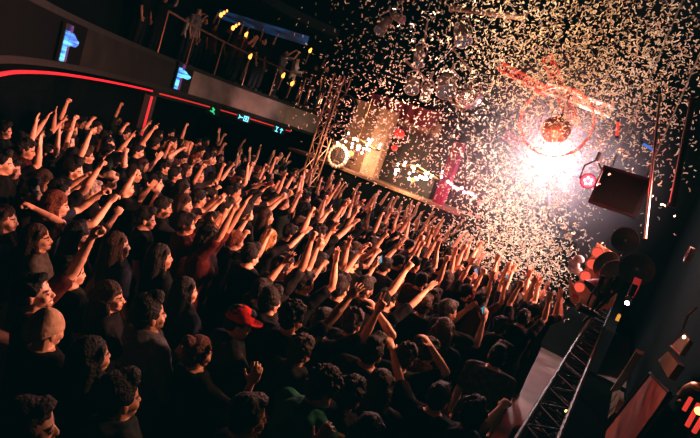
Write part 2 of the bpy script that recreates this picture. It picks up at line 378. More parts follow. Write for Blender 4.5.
LOWV = ['fdown', 'down', 'jac', 'fbun', 'clap', 'fph', 'hand', 'hood', 'capb', 'down', 'fdown', 'hood']
TGT = st(12, .8)
def lean_at(px, py): return (-9 * max(0, min(1, (330 - px) / 250)) * max(0, min(1, (py - 120) / 120)) + random.uniform(-4, 4), random.uniform(-3, 4))
def face_az(p, j=0): d = TGT - Vector((p[0], p[1], 0)); return math.degrees(math.atan2(d.x, d.y)) + j
taken = []
def put(px, py, vn, az=None, sc=1., lean=(0, 0), zfloor=0., depth=None, skip=0, **kw):
    """stand a person so that the head is seen at this pixel: the feet are on the floor below it"""
    V = VAR[vn]; hc = V['head_c']
    h = at_z(px, py, zfloor + 1.60 * sc) if depth is None else at(px, py, depth)
    if az is None: az = face_az(h, random.uniform(-12, 12))
    rz = Matrix.Rotation(-R(az), 3, 'Z'); ln = Matrix.Rotation(R(lean[0]), 3, 'Y') @ Matrix.Rotation(R(lean[1]), 3, 'X')
    b = h - ln @ rz @ (hc * sc)
    if skip and taken and min(math.hypot(b.x - x, b.y - y) for x, y in taken) < skip: return None
    taken.append((b.x, b.y)); kw.setdefault('pose', POSE.get(vn, 'standing'))
    return place(vn, b.x, b.y, zfloor, az, sc, lean, **kw)

# heroes: their own pose each
H = dict(fine=True)
variant('h_woman', fem=True, hair='long', head=(0, 12, 0), armL=((.1, .45, .95), (.15, -.9, .35), 'grip', (0, -.3, -1)), armR=a_down, mouth=True, seed=31, **H)
variant('h_reach', hair='short', head=(-8, 16, 0), armL=((.15, .6, .8), (-.02, .32, 1), 'grip', OUTP), armR=a_down, mouth=True, seed=32, **H)
variant('h_knit', hair='none', cap='knit', armR=a_down, seed=33, **H)
variant('h_denim', hair='quiff', top='jacket', head=(0, 8, 0), armR=a_low, armL=a_low, seed=34, **H)
variant('h_fpro', fem=True, hair='long', head=(0, 6, 0), armR=a_chin, seed=35, **H)
variant('h_cap', hair='short', cap='brim', top='hoodie', head=(0, -10, 0), armR=((.2, .6, -.7), (-.1, .9, .35), 'grip', (-1, 0, 0)), armL=((.2, .7, -.6), (-.2, .9, .3), 'grip', (-1, 0, 0)), seed=36, **H)
variant('h_bunhand', fem=True, hair='bun', armR=((.75, .5, -.35), (.1, .15, 1), 'cup', (-.7, .5, 0)), armL=a_down, seed=37, **H)
variant('h_arm', hair='curly', armR=((.12, .75, .75), (0, .7, .8), 'open', (0, .5, -1)), armL=a_down, seed=38, **H)
variant('h_vee', hair='short', armR=((.45, .55, .45), (.1, .1, 1), 'vee', OUTP), armL=a_low, seed=39, **H)
variant('h_look', hair='curly', top='jacket', head=(-14, -24, 0), armR=a_low, armL=a_low, seed=40, **H)
variant('h_fist', hair='short', armR=((.5, .7, .1), (.2, .6, .55), 'fist', (0, 0, -1)), armL=((.6, .5, .2), (.5, .3, .4), 'flat', (0, 0, -1)), seed=41, **H)
variant('h_glass', hair='undercut', glasses=True, head=(0, 4, 0), top='tee', armR=((.2, .75, -.35), (-.15, .35, 1), 'cup', (-.4, .8, 0)), seed=42, **H)
variant('h_grey', hair='short', head=(0, 4, 0), armR=a_chin, seed=43, **H)
variant('h_wavy', fem=True, hair='wavy', armR=a_fwd, armL=a_low, seed=44, **H)

W = 'dancing crowd on the floor'
P_ = lambda **k: k
put(37, 237, 'h_woman', 62, .95, (-4, 0), hair='brown', shirt='grey', skin=0, label='smiling long-haired person in grey top, forearm bent back over her head')
put(33, 290, 'h_reach', 58, 1., (-6, 0), shirt='maroon', skin=0, label='short-haired person looking up open-mouthed, one bare arm stretched high, above the beige knit cap')
put(46, 328, 'h_knit', 22, .97, (-5, 0), shirt='black', capc='beige', label='person seen from behind in a plain beige knit cap')
put(149, 312, 'h_denim', 42, 1.02, (-8, 0), shirt='denim', skin=1, label='person in faded denim jacket with swept-up black hair, turned to the stage')
put(109, 296, 'h_fpro', 66, .94, (-4, 0), hair='brown', label='long-haired person in profile, fist near chin, left of the denim jacket')
put(239, 322, 'h_cap', 66, 1.0, (-3, 0), shirt='charcoal', capc='red', skin=1, label='person in red brimmed cap and dark hoodie, both hands gripping in front')
put(198, 352, 'h_bunhand', 40, .93, (-4, 0), hair='auburn', skin=0, label='person with an auburn bun, curved fingers lifted beside the face, left of the red cap')
put(292, 318, 'h_arm', 34, 1.03, (0, 0), skin=1, label='curly-haired person with one long bare arm reaching up, right of the red cap')
put(322, 322, 'h_vee', 30, 1.0, (0, 0), shirt='black', skin=1, label='person raising two fingers in a V, orange-lit forearm upright')
put(322, 388, 'h_look', 40, 1.03, (0, 0), hair='brown', shirt='teal', label='curly brown-haired person in teal jacket, head bowed, at the lower edge')
put(247, 416, 'h_glass', 55, 1.0, (-3, 0), hair='brown', skin=1, label='spectacled person at the bottom edge below the red cap, face turned to the stage')
put(28, 424, 'h_grey', 65, 1.0, (-6, 0), hair='brown', skin=0, label='brown-haired person in the bottom left corner of the crowd')
put(368, 432, 'fdown', 30, .97, hair='brown', shirt='olive', label='brown-haired person in an olive top at the bottom edge')
put(438, 398, 'h_fist', 28, .96, (0, 0), skin=0, label='person with elbows spread, one fist and one flat hand held out sideways')
put(472, 415, 'hood', 25, 1.0, shirt='black', hair='black', label='curly-headed person with rim-lit hair beside the bare floor strip')
put(497, 357, 'down', 20, 1.0, shirt='checked', hair='black', label='person in a dark checked shirt seen from behind near the floor strip')
put(92, 190, 'h_grey', 50, 1.0, hair='grey', label='grey-haired person seen from behind in the left part of the crowd')
put(110, 180, 'capb', 60, .98, capc='beige', hair='brown', label='person in a brownish beige cap worn backwards, between grey hair and raised faces')
put(163, 207, 'h_glass', 60, 1.0, skin=1, label='person in glasses and black tee, profile lit orange, hand lifted in front')
put(146, 219, 'down', 70, .96, skin=0, label='person with swept-up hair left of the one in glasses')
put(213, 222, 'h_glass', 62, 1.0, shirt='charcoal', label='spectacled person in charcoal tee, hand lifted beside a red-haired person')
put(236, 240, 'fbun', 50, .95, hair='auburn', label='red-haired person with a bun and both forearms bent up')
put(270, 238, 'h_wavy', 45, .95, hair='blond', shirt='charcoal', label='person with wavy blond hair and one arm stretched forward')
put(250, 256, 'down', 40, 1.0, label='black-haired person seen from behind just left of the wavy blond hair')
put(74, 157, 'upR', 65, 1.02, skin=0, label='tall short-haired person in the left crowd with one fist up, face lit orange')
put(121, 162, 'hand', 68, 1.0, skin=0, label='person touching the head, face lit orange, in the left crowd')
put(143, 165, 'fdown', 60, .95, hair='brown', skin=0, label='smiling long-haired person beside the one touching the head')
put(134, 174, 'jac', 66, 1., skin=0, shirt='black', label='person in black jacket in profile in front of the smiling long-haired one')
put(252, 161, 'upL', 60, 1.02, shirt='white', label='person in a white tee with raised left hand against the dark back wall')
put(187, 147, 'down', 70, 1., hair='blond', shirt='denim', label='fair-haired person in denim blue near the red-lit post')
put(78, 236, 'h_fpro', 64, .97, hair='black', label='person in profile directly behind the high bare arm on the left')
put(4, 218, 'fdown', 70, .95, hair='brown', skin=0, label='long-haired person at the left edge of the frame')
put(11, 168, 'upL', 78, .97, label='person at the far left with a raised left hand beside the face')
put(275, 169, 'capd', 50, 1., capc='charcoal', label='person in charcoal cap with raised left fist before the back wall')
# heads and poses read one by one off the crowd
for q in '''117,243,fdown brown|148,260,h_grey|185,222,clap|56,203,fph auburn|160,256,fdown|320,233,h_arm|372,245,lfwd|345,250,fph|290,233,upR|233,264,hand brown|270,302,jac
175,175,jac|126,187,clap|186,170,fdown brown|183,188,fph|197,197,hood|156,182,down|165,168,hood|208,159,down|213,178,cpt|226,179,fdown|236,190,fwd|292,187,fists|289,195,fdown blond|255,197,fph
209,196,clap|226,207,down|246,212,jac|269,193,upR|284,203,fbun auburn|220,149,upR|240,150,cpt|206,142,upL|198,144,down|171,134,down|170,145,clap|159,136,down|106,138,down|118,120,upR|126,134,hand|137,133,cpt
92,128,hand|82,123,down|62,121,upR|38,132,upL|26,149,hood|4,130,down|20,140,both|48,152,fists|68,141,upR|2,162,down|44,180,fph|60,190,cpt|30,190,down
352,323,hand brown|388,300,h_arm|421,281,upR|434,299,down|440,312,hood|424,306,down|405,357,hand brown|428,352,hood|461,357,down|443,330,fdown brown|470,352,upR|488,361,upR|395,345,jac|372,352,down
412,300,both|447,279,fph|466,292,both|480,300,fists|510,302,fboth brown|500,327,hood|517,328,fdown brown|352,262,down|385,266,fwd|398,262,upR|365,287,cpt|340,288,down|414,264,fists|430,268,both
336,345,down|380,385,fdown brown|350,395,hood|410,405,down|300,352,hood|280,268,upR|305,282,fists|262,290,fwd|320,262,both|185,290,fdown|90,355,fdown|120,395,jac|75,395,hood|160,400,down|200,410,fdown
310,214,fists|325,200,both|335,193,upR|300,224,cpt|345,205,fists|360,212,fboth|372,205,both|385,212,upR|398,220,fists|408,228,both|420,236,fboth|436,244,upR|450,254,both|462,262,fists|474,272,both|488,282,upR
395,236,both|380,228,fists|366,232,upR|350,225,both|335,218,fists|410,246,fists|424,254,upL|440,266,upR|455,272,fists|330,243,vee|318,205,ftail|304,196,upL'''.replace('\n', '|').split('|'):
    a, b, c = q.split(','); c = c.split()
    hr = c[1] if len(c) > 1 else random.choice(['black'] * 6 + ['brown'])
    put(float(a), float(b), c[0], skip=.27, lean=lean_at(float(a), float(b)), sc=random.uniform(.95, 1.04), skin=random.choice([0, 1, 1, 2, 2, 3]), hair=hr, shirt=random.choice(['black'] * 5 + ['charcoal'] * 3 + ['navy', 'dark green', 'maroon', 'grey']), capc=random.choice(['black', 'charcoal', 'red']),
        pose=POSE.get(c[0], 'one forearm lifted' if c[0] in ('h_glass', 'h_fpro', 'h_grey') else 'one bare arm reaching up'))
for px, py, vn in ((533, 312, 'both'), (523, 318, 'fists'), (545, 306, 'fph'), (515, 300, 'both'), (505, 290, 'fists')):
    put(px, py, vn, skip=.25, shirt='black', skin=random.choice([0, 1, 2]), pose=POSE[vn])
# the rest of the packed floor
LISTED = [to_px(q['o'].location + q['o'].rotation_quaternion.to_matrix() @ Vector((0, .02, 1.6)) * q['o'].scale[0]) for q in PEOPLE]
def top_edge(px): return float(np.interp(px, (0, 60, 120, 170, 220, 260, 300, 340, 400, 450, 520), (121, 123, 124, 136, 150, 156, 170, 186, 212, 236, 284)))
cand = []
s_ = 2.2
while s_ < 12.5:
    step = .47 if s_ < 9 else .55
    t_ = (.75 if s_ < 4.4 else 1.2) + random.uniform(0, .25)
    while t_ < 13.6:
        s2, t2 = s_ + random.uniform(-.13, .13), t_ + random.uniform(-.13, .13)
        if s2 < 9.2 + (t2 - 1) * .8: cand.append(st(s2, t2))
        t_ += step
    s_ += step
random.shuffle(cand)
nfill = 0
for p in cand:
    if math.hypot(p.x + 5.3, p.y - 11.6) < .75: continue
    px, py, d = to_px((p.x, p.y, 1.62))
    if not (-12 < px < 700 and py < 466) or d < 2.3 or p.length < 2.4: continue
    if min(math.hypot(p.x - a, p.y - b) for a, b in taken) < .385: continue
    if py < top_edge(px) or (px > 478 and py > 340): continue
    hp = 125 / d
    if any(dd > d and math.hypot(px - a, (py - b) * (.6 if py > b else 1)) < hp * .45 for a, b, dd in LISTED): continue
    if nfill >= 300 - 26 - len([q for q in PEOPLE]) + nfill: break
    up = random.random() < (.75 if px > 300 and py < 300 else (.32 if py < 215 else .10))
    vn = random.choice(UPV if up else LOWV)
    taken.append((p.x, p.y)); nfill += 1
    place(vn, p.x, p.y, 0, face_az(p, random.gauss(0, 18)), random.uniform(.92, 1.05), lean_at(px, py), random.choice([0, 1, 1, 2, 2, 3]), random.choice(['black'] * 9 + ['brown', 'brown', 'auburn']),
          random.choice(['black'] * 6 + ['charcoal'] * 3 + ['navy', 'dark green', 'maroon', 'grey']), random.choice(['black', 'charcoal', 'red']), pose=POSE[vn])
print('crowd', len(PEOPLE), 'fill', nfill)
# ------------------------------------------------------------------ the room
RM = Matrix((-LX, AX, Vector((0, 0, 1)))).transposed()          # local x = towards the right wall, y = along the hall
def rbox(mb, s0, s1, t0, t1, z0, z1, k=0): mb.box(st((s0 + s1) / 2, (t0 + t1) / 2, (z0 + z1) / 2), (abs(t1 - t0), abs(s1 - s0), abs(z1 - z0)), RM, k)
def shell(nm, a, M):
    b = MB(); rbox(b, *a); return struct(nm, b, M)
S0, S1, T0, T1, HZ = -6, 18, -.9, 14.6, 8.8
shell('floor', (S0, S1, T0, T1, -.2, 0), FLOORM); shell('ceiling', (S0, S1, T0, T1, HZ, HZ + .2), CEIL)
shell('wall_right', (S0, S1, T0 - .2, T0, 0, HZ), WALLB); shell('wall_left', (S0, S1, T1, T1 + .2, 0, HZ), WALLB)
shell('wall_end', (S1, S1 + .2, T0, T1, 0, HZ), WALLB); shell('wall_entrance', (S0 - .2, S0, T0, T1, 0, HZ), WALLB)
def at_s(px, py, s):
    d = ray(px, py); k = s / (d.x * AX.x + d.y * AX.y); return EYE + d * k
def at_t(px, py, t):
    d = ray(px, py); k = t / (d.x * LX.x + d.y * LX.y); return EYE + d * k

# balcony: a curved slab with a front parapet, the rail above it
EDGE = [(-3.1, 3.0), (-3.55, 4.4), (-4.3, 5.9), (-5.0, 7.8), (-5.45, 10.0), (-5.6, 12.2), (-5.3, 14.3), (-4.6, 16.2), (-3.5, 17.6), (-2.2, 18.4)]
def catmull(P, n=6):
    P = [Vector((*p, 0)) for p in P]; out = []
    for i in range(len(P) - 1):
        a, b, c, d = P[max(i - 1, 0)], P[i], P[i + 1], P[min(i + 2, len(P) - 1)]
        for j in range(n):
            u = j / n; out.append(.5 * ((2 * b) + (c - a) * u + (2 * a - 5 * b + 4 * c - d) * u * u + (3 * b - a - 3 * c + d) * u ** 3))
    return out + [P[-1]]
ED = catmull(EDGE)
def nrm(i):
    a, b = ED[max(i - 1, 0)], ED[min(i + 1, len(ED) - 1)]; d = (b - a).normalized(); return Vector((d.y, -d.x, 0))   # towards the hall
def ribbon(mb, i0, i1, off0, off1, z0, z1, k=0):
    rings = []
    for i in range(i0, i1 + 1):
        p, n_ = ED[i], nrm(i)
        rings.append([p + n_ * off0 + Vector((0, 0, z0)), p + n_ * off1 + Vector((0, 0, z0)), p + n_ * off1 + Vector((0, 0, z1)), p + n_ * off0 + Vector((0, 0, z1))])
    mb.loft(rings, k=k)
NE = len(ED) - 1
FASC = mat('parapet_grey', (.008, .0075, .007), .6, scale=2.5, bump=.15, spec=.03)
b = MB(); ribbon(b, 0, NE, -5.5, -.02, 3.2, 3.5); struct('balcony_floor', b, BLACK)
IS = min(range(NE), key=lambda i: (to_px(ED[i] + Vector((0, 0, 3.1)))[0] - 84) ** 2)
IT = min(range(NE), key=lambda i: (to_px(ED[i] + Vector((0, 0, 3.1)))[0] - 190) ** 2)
b = MB(); ribbon(b, IT, NE, -.15, 0, 2.76, 3.40); struct('balcony_wall', b, mat('parapet_lit', (.10, .075, .07), .5, scale=1.6, var=.6))  # brighter copy of the parapet; light on this end put into the colour
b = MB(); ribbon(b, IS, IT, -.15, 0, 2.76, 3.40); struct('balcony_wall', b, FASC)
b = MB(); ribbon(b, 0, IS, -.15, 0, 2.76, 3.40); struct('balcony_wall', b, mat('parapet_shaded', (.0016, .0016, .0016), .8, spec=.02))  # same parapet; shade on this end put into a near-black colour
b = MB(); ribbon(b, 0, NE, -.5, -.03, 2.66, 2.78); struct('trim_1', b, BLACK)
b = MB(); ribbon(b, 30, NE - 4, -.4, .05, 2.48, 2.66); struct('trim_2', b, FASC)
b = MB(); ribbon(b, 0, NE, -5.5, -.8, 6.3, 6.6); struct('upper_balcony_slab', b, BLACK)
RED = mat('red_neon', (.3, .01, .01), .4, emit=(1, .02, .035), estr=1.0)
REDD = mat('red_neon_dim', (.3, .01, .01), .4, emit=(1, .06, .05), estr=.5)
b = MB(); b.tube([ED[i] + nrm(i) * .05 + Vector((0, 0, 2.59)) for i in range(0, 31)], .022, 6)
tag(b.build('neon_strip', RED, base=ED[0] + Vector((0, 0, 2.5))), 'long red neon line along the lower edge of the curved balcony', 'neon light')
b = MB(); b.tube([ED[i] + nrm(i) * .07 + Vector((0, 0, 2.57)) for i in range(31, NE - 3)], .02, 6)
tag(b.build('neon_strip', REDD, base=ED[31] + Vector((0, 0, 2.5))), 'dim red strip continuing the balcony edge towards the truss tower', 'neon light')
# post under the balcony
pp = at_z(159, 94, 2.5); pp = Vector((pp.x, pp.y, 0)) if pp.length < 16 else Vector((-5.6, 12, 0))
pi_ = min(range(NE), key=lambda i: (to_px(ED[i] + Vector((0, 0, 2.5)))[0] - 160) ** 2); pp = ED[pi_] + nrm(pi_) * -.25
b = MB(); b.box(pp + Vector((0, 0, 1.33)), (.34, .34, 2.66), RM); struct('pillar_1', b, mat('pillar_brown', (.018, .012, .011), .5, spec=.1))
b = MB(); q = pp + Vector((.22, -.18, 0)); b.tube([q + Vector((0, 0, .3)), q + Vector((0, 0, 2.45))], .028, 6)
tag(b.build('neon_tube', RED, base=q), 'upright red neon tube on the post under the balcony', 'neon light')
# balcony rail
ra, rb = 30, NE - 3
root = empty('balcony_railing', ED[ra] + Vector((0, 0, 3.40)), 'thin metal handrail on posts above the grey balcony parapet', 'railing', world=True)
b = MB(); b.tube([ED[i] + nrm(i) * -.06 + Vector((0, 0, 4.5)) for i in range(ra, rb + 1)], .028, 6); b.build('handrail', mat('rail_bronze', (.30, .17, .12), .35, .8), root)
for i in range(ra, rb + 1, 4):
    b = MB(); q = ED[i] + nrm(i) * -.06; b.tube([q + Vector((0, 0, 3.4)), q + Vector((0, 0, 4.5))], .018, 6); b.build('post', mat('rail_bronze', (.3, .2, .15), .35, .8), root)
# led displays standing on the parapet
LEDA = led_mat('led_cyan', (.02, .10, .55), (.15, .75, 1.0), (1, 1, 14), 1.6); LEDR = led_mat('led_crimson', (.25, .0, .05), (.02, .03, .25), (1, 1, 16), .9)
def flag_sign(px, py, hgt, label):
    i = min(range(NE), key=lambda i: (to_px(ED[i] + Vector((0, 0, 3.1)))[0] - px) ** 2)
    p = ED[i] + nrm(i) * .06; d = (ED[min(i + 1, NE)] - ED[i]).normalized(); n_ = nrm(i); M3 = Matrix((d, n_, Vector((0, 0, 1)))).transposed()
    z0 = 2.78
    root = empty('led_display', p + Vector((0, 0, z0)), label, 'LED display', 'lit flag-like displays on the balcony front', world=True)
    b = MB(); b.box(p + Vector((0, 0, z0 + hgt / 2)), (.36, .04, hgt), M3); b.build('panel', BLACK, root)
    b = MB(); b.box(p + n_ * .03 - d * .07 + Vector((0, 0, z0 + hgt * .42)), (.13, .03, hgt * .8), M3); b.build('cyan_column', LEDA, root)
    b = MB(); b.box(p + n_ * .03 + d * .05 + Vector((0, 0, z0 + hgt * .5)), (.10, .03, hgt * .96), M3); b.build('crimson_column', LEDR, root)
    b = MB(); rings = []
    for j in range(9):
        u = j / 8; c = p + n_ * .05 + d * (-.02 + .46 * u) + Vector((0, 0, z0 + hgt * (.60 + .03 * math.sin(u * 6)))); w = .10 * (1 - .75 * u ** 2)
        rings.append([c + Vector((0, 0, w)) + n_ * .012, c - Vector((0, 0, w)) + n_ * .012, c - Vector((0, 0, w)) - n_ * .012, c + Vector((0, 0, w)) - n_ * .012])
    b.loft(rings); b.build('cyan_pennant', LEDA, root)
flag_sign(63, 48, .56, 'glowing cyan and crimson flag-shaped display nearer the left edge')
flag_sign(176, 70, .70, 'glowing cyan and crimson flag-shaped display above the red-lit post')
# exit signs hanging in the dark below the balcony
CY = mat('sign_cyan', (.05, .3, .4), .4, emit=(.12, .75, .95), estr=1.6); GR = mat('sign_green', (.02, .3, .1), .4, emit=(.03, .7, .25), estr=.9)
def sign(px, py, y, kind, label):
    c = at(px, py, y); d = (EYE - c); d.z = 0; n_ = d.normalized(); x = Vector((-n_.y, n_.x, 0)); M3 = Matrix((x, n_, Vector((0, 0, 1)))).transposed()
    root = empty('exit_sign', c, label, 'sign', 'lit pictogram signs on the dark back wall', world=True)
    b = MB(); b.box(c - n_ * .02, (.40, .03, .22), M3); b.build('backing', BLACK, root); b = MB()
    b.tube([c + Vector((0, 0, .17)), Vector((c.x, c.y, 2.75 if y < 17 else 3.3))], .01, 5); b.build('hanger', BLACK, root)
    def bar(u, v, w, h, rot=0): g.box(c + n_ * .012 + x * u * K + Vector((0, 0, v * K)), (w * K, .015, h * K), M3 @ Matrix.Rotation(rot, 3, 'Y'))
    g = MB(); col = CY; K = .62
    if kind == 'box':      # arrow to the left and a framed doorway
        bar(-.13, 0, .20, .045); bar(-.19, .045, .14, .04, .8); bar(-.19, -.045, .14, .04, -.8)
        for u, v, w, h in ((.13, .11, .24, .04), (.13, -.11, .24, .04), (.03, 0, .04, .24), (.23, 0, .04, .24), (.13, 0, .07, .14)): bar(u, v, w, h)
    elif kind == 'toilet':  # I and an arrow up
        bar(-.12, 0, .05, .22); bar(-.12, .11, .16, .04); bar(-.12, -.11, .16, .04); bar(.12, -.02, .045, .22); bar(.085, .07, .13, .04, .8 + 1.5708 * 0 - 1.6); bar(.155, .07, .13, .04, .8)
    else:
        col = GR; bar(0, .02, .08, .2, .5); bar(.05, -.06, .05, .18, -.6); bar(-.03, .12, .08, .08); bar(-.07, -.04, .16, .04, .3)
    g.build('pictogram', col, root)
sign(213, 111, 15.0, 'run', 'small green running-figure emergency sign under the balcony')
sign(243.5, 118, 15.5, 'box', 'cyan sign with an arrow and a framed doorway, on the dark wall')
sign(279, 130, 16.2, 'toilet', 'cyan sign with a capital I and an arrow, nearest the truss tower')

# ------------------------------------------------------------------ the end wall, boxes with chandeliers
TAN = mat('plaster_tan', (.34, .20, .12), .75, scale=6, bump=.4); BROWN = mat('wood_brown', (.16, .085, .05), .6, scale=8)
shell('wall_riser', (13.0, 13.3, 4.1, 14.6, 0, 2.05), WALLB)
ZT = at_s(400, 112, 14.4).z; TL, TR = to_st(at_s(331, 150, 14.4))[1], to_st(at_s(428, 165, 14.4))[1]
shell('wall_boxes', (14.4, 14.6, TR, TL, 2.05, ZT), TAN)
shell('trim_3', (12.96, 14.4, 4.1, 10.2, 2.05, 2.13), BROWN)
def column(px, s, w, M, nm):
    c = at_s(px[0], px[1], s); ss, tt = to_st(c); b = MB(); rbox(b, s, s + .35, tt - w / 2, tt + w / 2, 2.13, ZT - .1); return struct(nm, b, M)
column((371, 160), 13.6, .5, TAN, 'pillar_2'); column((431, 175), 13.6, .35, BLACK, 'pillar_3'); column((357, 165), 13.9, .45, BROWN, 'pillar_4')
c0, c1 = at_s(381, 170, 14.2), at_s(424, 180, 14.2); b = MB(); rbox(b, 14.15, 14.38, to_st(c0)[1], to_st(c1)[1], 2.13, 3.75); struct('wall_alcove', b, mat('alcove_shade', (.03, .026, .024), .8))  # dark block set before the wall, standing in for a shaded recess
WARM = mat('bulb_white', (.8, .7, .6), .3, emit=(1, .93, .84), estr=9.)
GOLD = mat('gold', (.55, .34, .12), .3, 1.)
def chandelier(px, py, s, n, label, w=.78):
    c = at_s(px, py, s)
    root = empty('chandelier', c, label, 'chandelier', 'bulb chandeliers before the tan wall', world=True)
    b = MB(); b.tube([c + Vector((0, 0, .1)), c + Vector((0, 0, ZT - c.z))], .015, 6); b.build('rod', GOLD, root)
    b = MB(); b.tube([c + RM @ Vector((w * math.cos(q), w * .6 * math.sin(q), 0)) for q in [2 * math.pi * j / 20 for j in range(20)]], .02, 6, closed=True)
    b.tube([c - RM @ Vector((w, 0, 0)), c + Vector((0, 0, .15)), c + RM @ Vector((w, 0, 0))], .016, 6); b.build('frame', GOLD, root)
    for i in range(n):
        q = 2 * math.pi * i / n * 2.4; k = .35 + .65 * ((i * 7) % n) / n
        p = c + RM @ Vector((w * k * math.cos(q), w * .6 * k * math.sin(q), random.uniform(-.26, .26)))
        b = MB(); b.ell(p, (.036, .036, .042), None, 10, 6); b.build('bulb', WARM, root, True)
    L = bpy.data.lights.new('chandelier_glow', 'POINT'); L.energy = 210; L.color = (1, .56, .32); L.shadow_soft_size = .3; lo = bpy.data.objects.new('chandelier_glow', L); COL.objects.link(lo); lo.location = c + Vector((0, 0, -.35)) - AX * .3
chandelier(357, 143, 13.1, 26, 'cluster chandelier of white bulbs beside the scalloped round mirror')
chandelier(416, 171, 13.1, 26, 'cluster chandelier of white bulbs over the dark alcove')
# scalloped mirror, round black discs, orange and red lanterns
c = at_s(338, 156, 12.9); root = empty('wall_mirror', c, 'round mirror with a pale scalloped rim next to the truss tower', 'mirror', world=True)
b = MB(); b.disc(c, AX, .30, .03, 28); b.build('glass', mat('mirror_glass', (.30, .26, .25), .15, .9), root)
b = MB()
for j in range(18):
    q = 2 * math.pi * j / 18; b.ell(c - AX * .02 + RM @ Vector((.33 * math.cos(q), 0, .33 * math.sin(q))), (.062, .04, .062), RM, 8, 6)
b.build('scalloped_rim', mat('rim_pale', (.6, .48, .38), .5), root, True)
b = MB(); b.tube([c + AX * .03, c + AX * 1.5], .02, 6); b.build('bracket', BLACK, root)
for px, py, r_, lb in ((348, 106, .30, 'black round drum lamp, uppermost of three by the truss tower'), (344, 119, .27, 'black round drum lamp, middle of three by the truss tower'), (339, 133, .26, 'black round drum lamp, lowest of three by the truss tower')):
    c = at_s(px, py, 12.7); root = empty('drum_lamp', c, lb, 'lamp', 'black drum lamps by the truss tower', world=True)
    b = MB(); b.disc(c, AX, r_, .16, 26); b.build('housing', BLACK, root)
    b = MB(); b.tube([c - AX * .09 + RM @ Vector((r_ * math.cos(q), 0, r_ * math.sin(q))) for q in [2 * math.pi * j / 24 for j in range(24)]], .02, 6, closed=True); b.build('rim', CHROME, root)
    b = MB(); b.tube([c, c + LX * .45], .02, 6); b.build('bracket', STEEL, root)
def lantern(px, py, s, r_, M, lb, cat='lantern'):
    c = at_s(px, py, s); root = empty('paper_lantern', c, lb, cat, world=True)
    b = MB(); rings = []
    for i in range(17):
        a = -1.45 + 2.9 * i / 16; rr = r_ * math.cos(a) * (1 + .03 * (-1) ** i)
        rings.append([c + Vector((rr * math.cos(q), rr * math.sin(q), r_ * .92 * math.sin(a))) for q in [2 * math.pi * j / 18 for j in range(18)]])
    b.loft(rings); b.build('shade', M, root, True)
    b = MB(); b.tube([c + Vector((0, 0, r_ * .9)), Vector((c.x, c.y, 6.35))], .008, 5); b.build('cord', BLACK, root)
    b = MB(); b.disc(c - Vector((0, 0, r_ * .92)), (0, 0, 1), r_ * .25, .03, 12); b.build('cap', GOLD, root)
REDL = mat('lantern_red', (.5, .02, .02), .5, emit=(1, .03, .02), estr=1.2); ORL = mat('lantern_orange', (.6, .3, .1), .5, emit=(1, .5, .15), estr=1.6)
lantern(399.5, 134, 12.6, .14, REDL, 'larger round red paper lantern before the tan wall'); lantern(394.5, 148, 12.6, .085, REDL, 'smaller red paper lantern hanging left of the alcove')
lantern(351, 153.5, 12.7, .085, ORL, 'small round orange lantern beside the scalloped mirror'); lantern(413, 180, 12.7, .07, ORL, 'small round orange lantern under the alcove chandelier')

# truss towers and beams
def truss(a, b_, w, label, M=STEEL, tri=False, nm='lighting_truss', seg=None, rc=.024, rb=.012):
    a, b_ = Vector(a), Vector(b_); d = (b_ - a).normalized(); u = d.cross(Vector((0, 0, 1)))
    if u.length < .1: u = RM @ Vector((1, 0, 0))
    u.normalize(); v = d.cross(u); offs = [u * w / 2 + v * w / 2, u * w / 2 - v * w / 2, -u * w / 2 - v * w / 2, -u * w / 2 + v * w / 2]
    root = empty(nm, a, label, 'truss', world=True)
    for o in offs: m_ = MB(); m_.tube([a + o, b_ + o], rc, 8); m_.build('chord', M, root)
    m_ = MB(); n = seg or max(2, int((b_ - a).length / (w * 1.1)))
    for i in range(n):
        p, q = a + (b_ - a) * (i / n), a + (b_ - a) * ((i + 1) / n)
        for j in range(4):
            o1, o2 = offs[j], offs[(j + 1) % 4]
            if i % 2: o1, o2 = o2, o1
            m_.tube([p + o1, q + o2], rb, 5); m_.tube([p + offs[j], p + offs[(j + 1) % 4]], rb, 5)
    m_.build('lacing', M, root); return root
tw = at_s(322, 140, 12.6); tw = st(12.6, to_st(tw)[1])
truss(tw, tw + Vector((0, 0, 4.7)), .36, 'upright metal truss tower at the end of the balcony', mat('truss_lit_orange', (.42, .22, .16), .4, .6))  # orange-red light on the tower is put into its base colour
p = at_s(306, 175, 12.4)
# glossy posts at the end of the balcony
for i, (px, py) in enumerate(((297, 100), (306, 103), (318, 103), (327, 110), (322, 97))):
    c = at(px, py, 16.0); z0 = 3.5
    root = empty('stanchion_post', (c.x, c.y, z0), ['shiny', 'reddish shiny', 'thick curved-topped', 'short', 'rear'][i] + ' metal stanchion at the far end of the balcony', 'post', 'metal stanchions on the balcony end', world=True)
    b = MB(); b.tube([Vector((c.x, c.y, z0)), Vector((c.x, c.y, z0 + 1.0))], .05, 10); b.build('tube', mat('steel_rose', (.6, .42, .36), .2, 1.), root, True)
    b = MB(); b.disc(Vector((c.x, c.y, z0 + .02)), (0, 0, 1), .16, .04, 18); b.build('base', mat('steel_rose', (.6, .4, .3), .2, 1.), root)
    b = MB(); b.ell(Vector((c.x, c.y, z0 + 1.02)), (.07, .07, .05), None, 10, 6); b.build('cap', mat('steel_rose', (.6, .4, .3), .2, 1.), root, True)

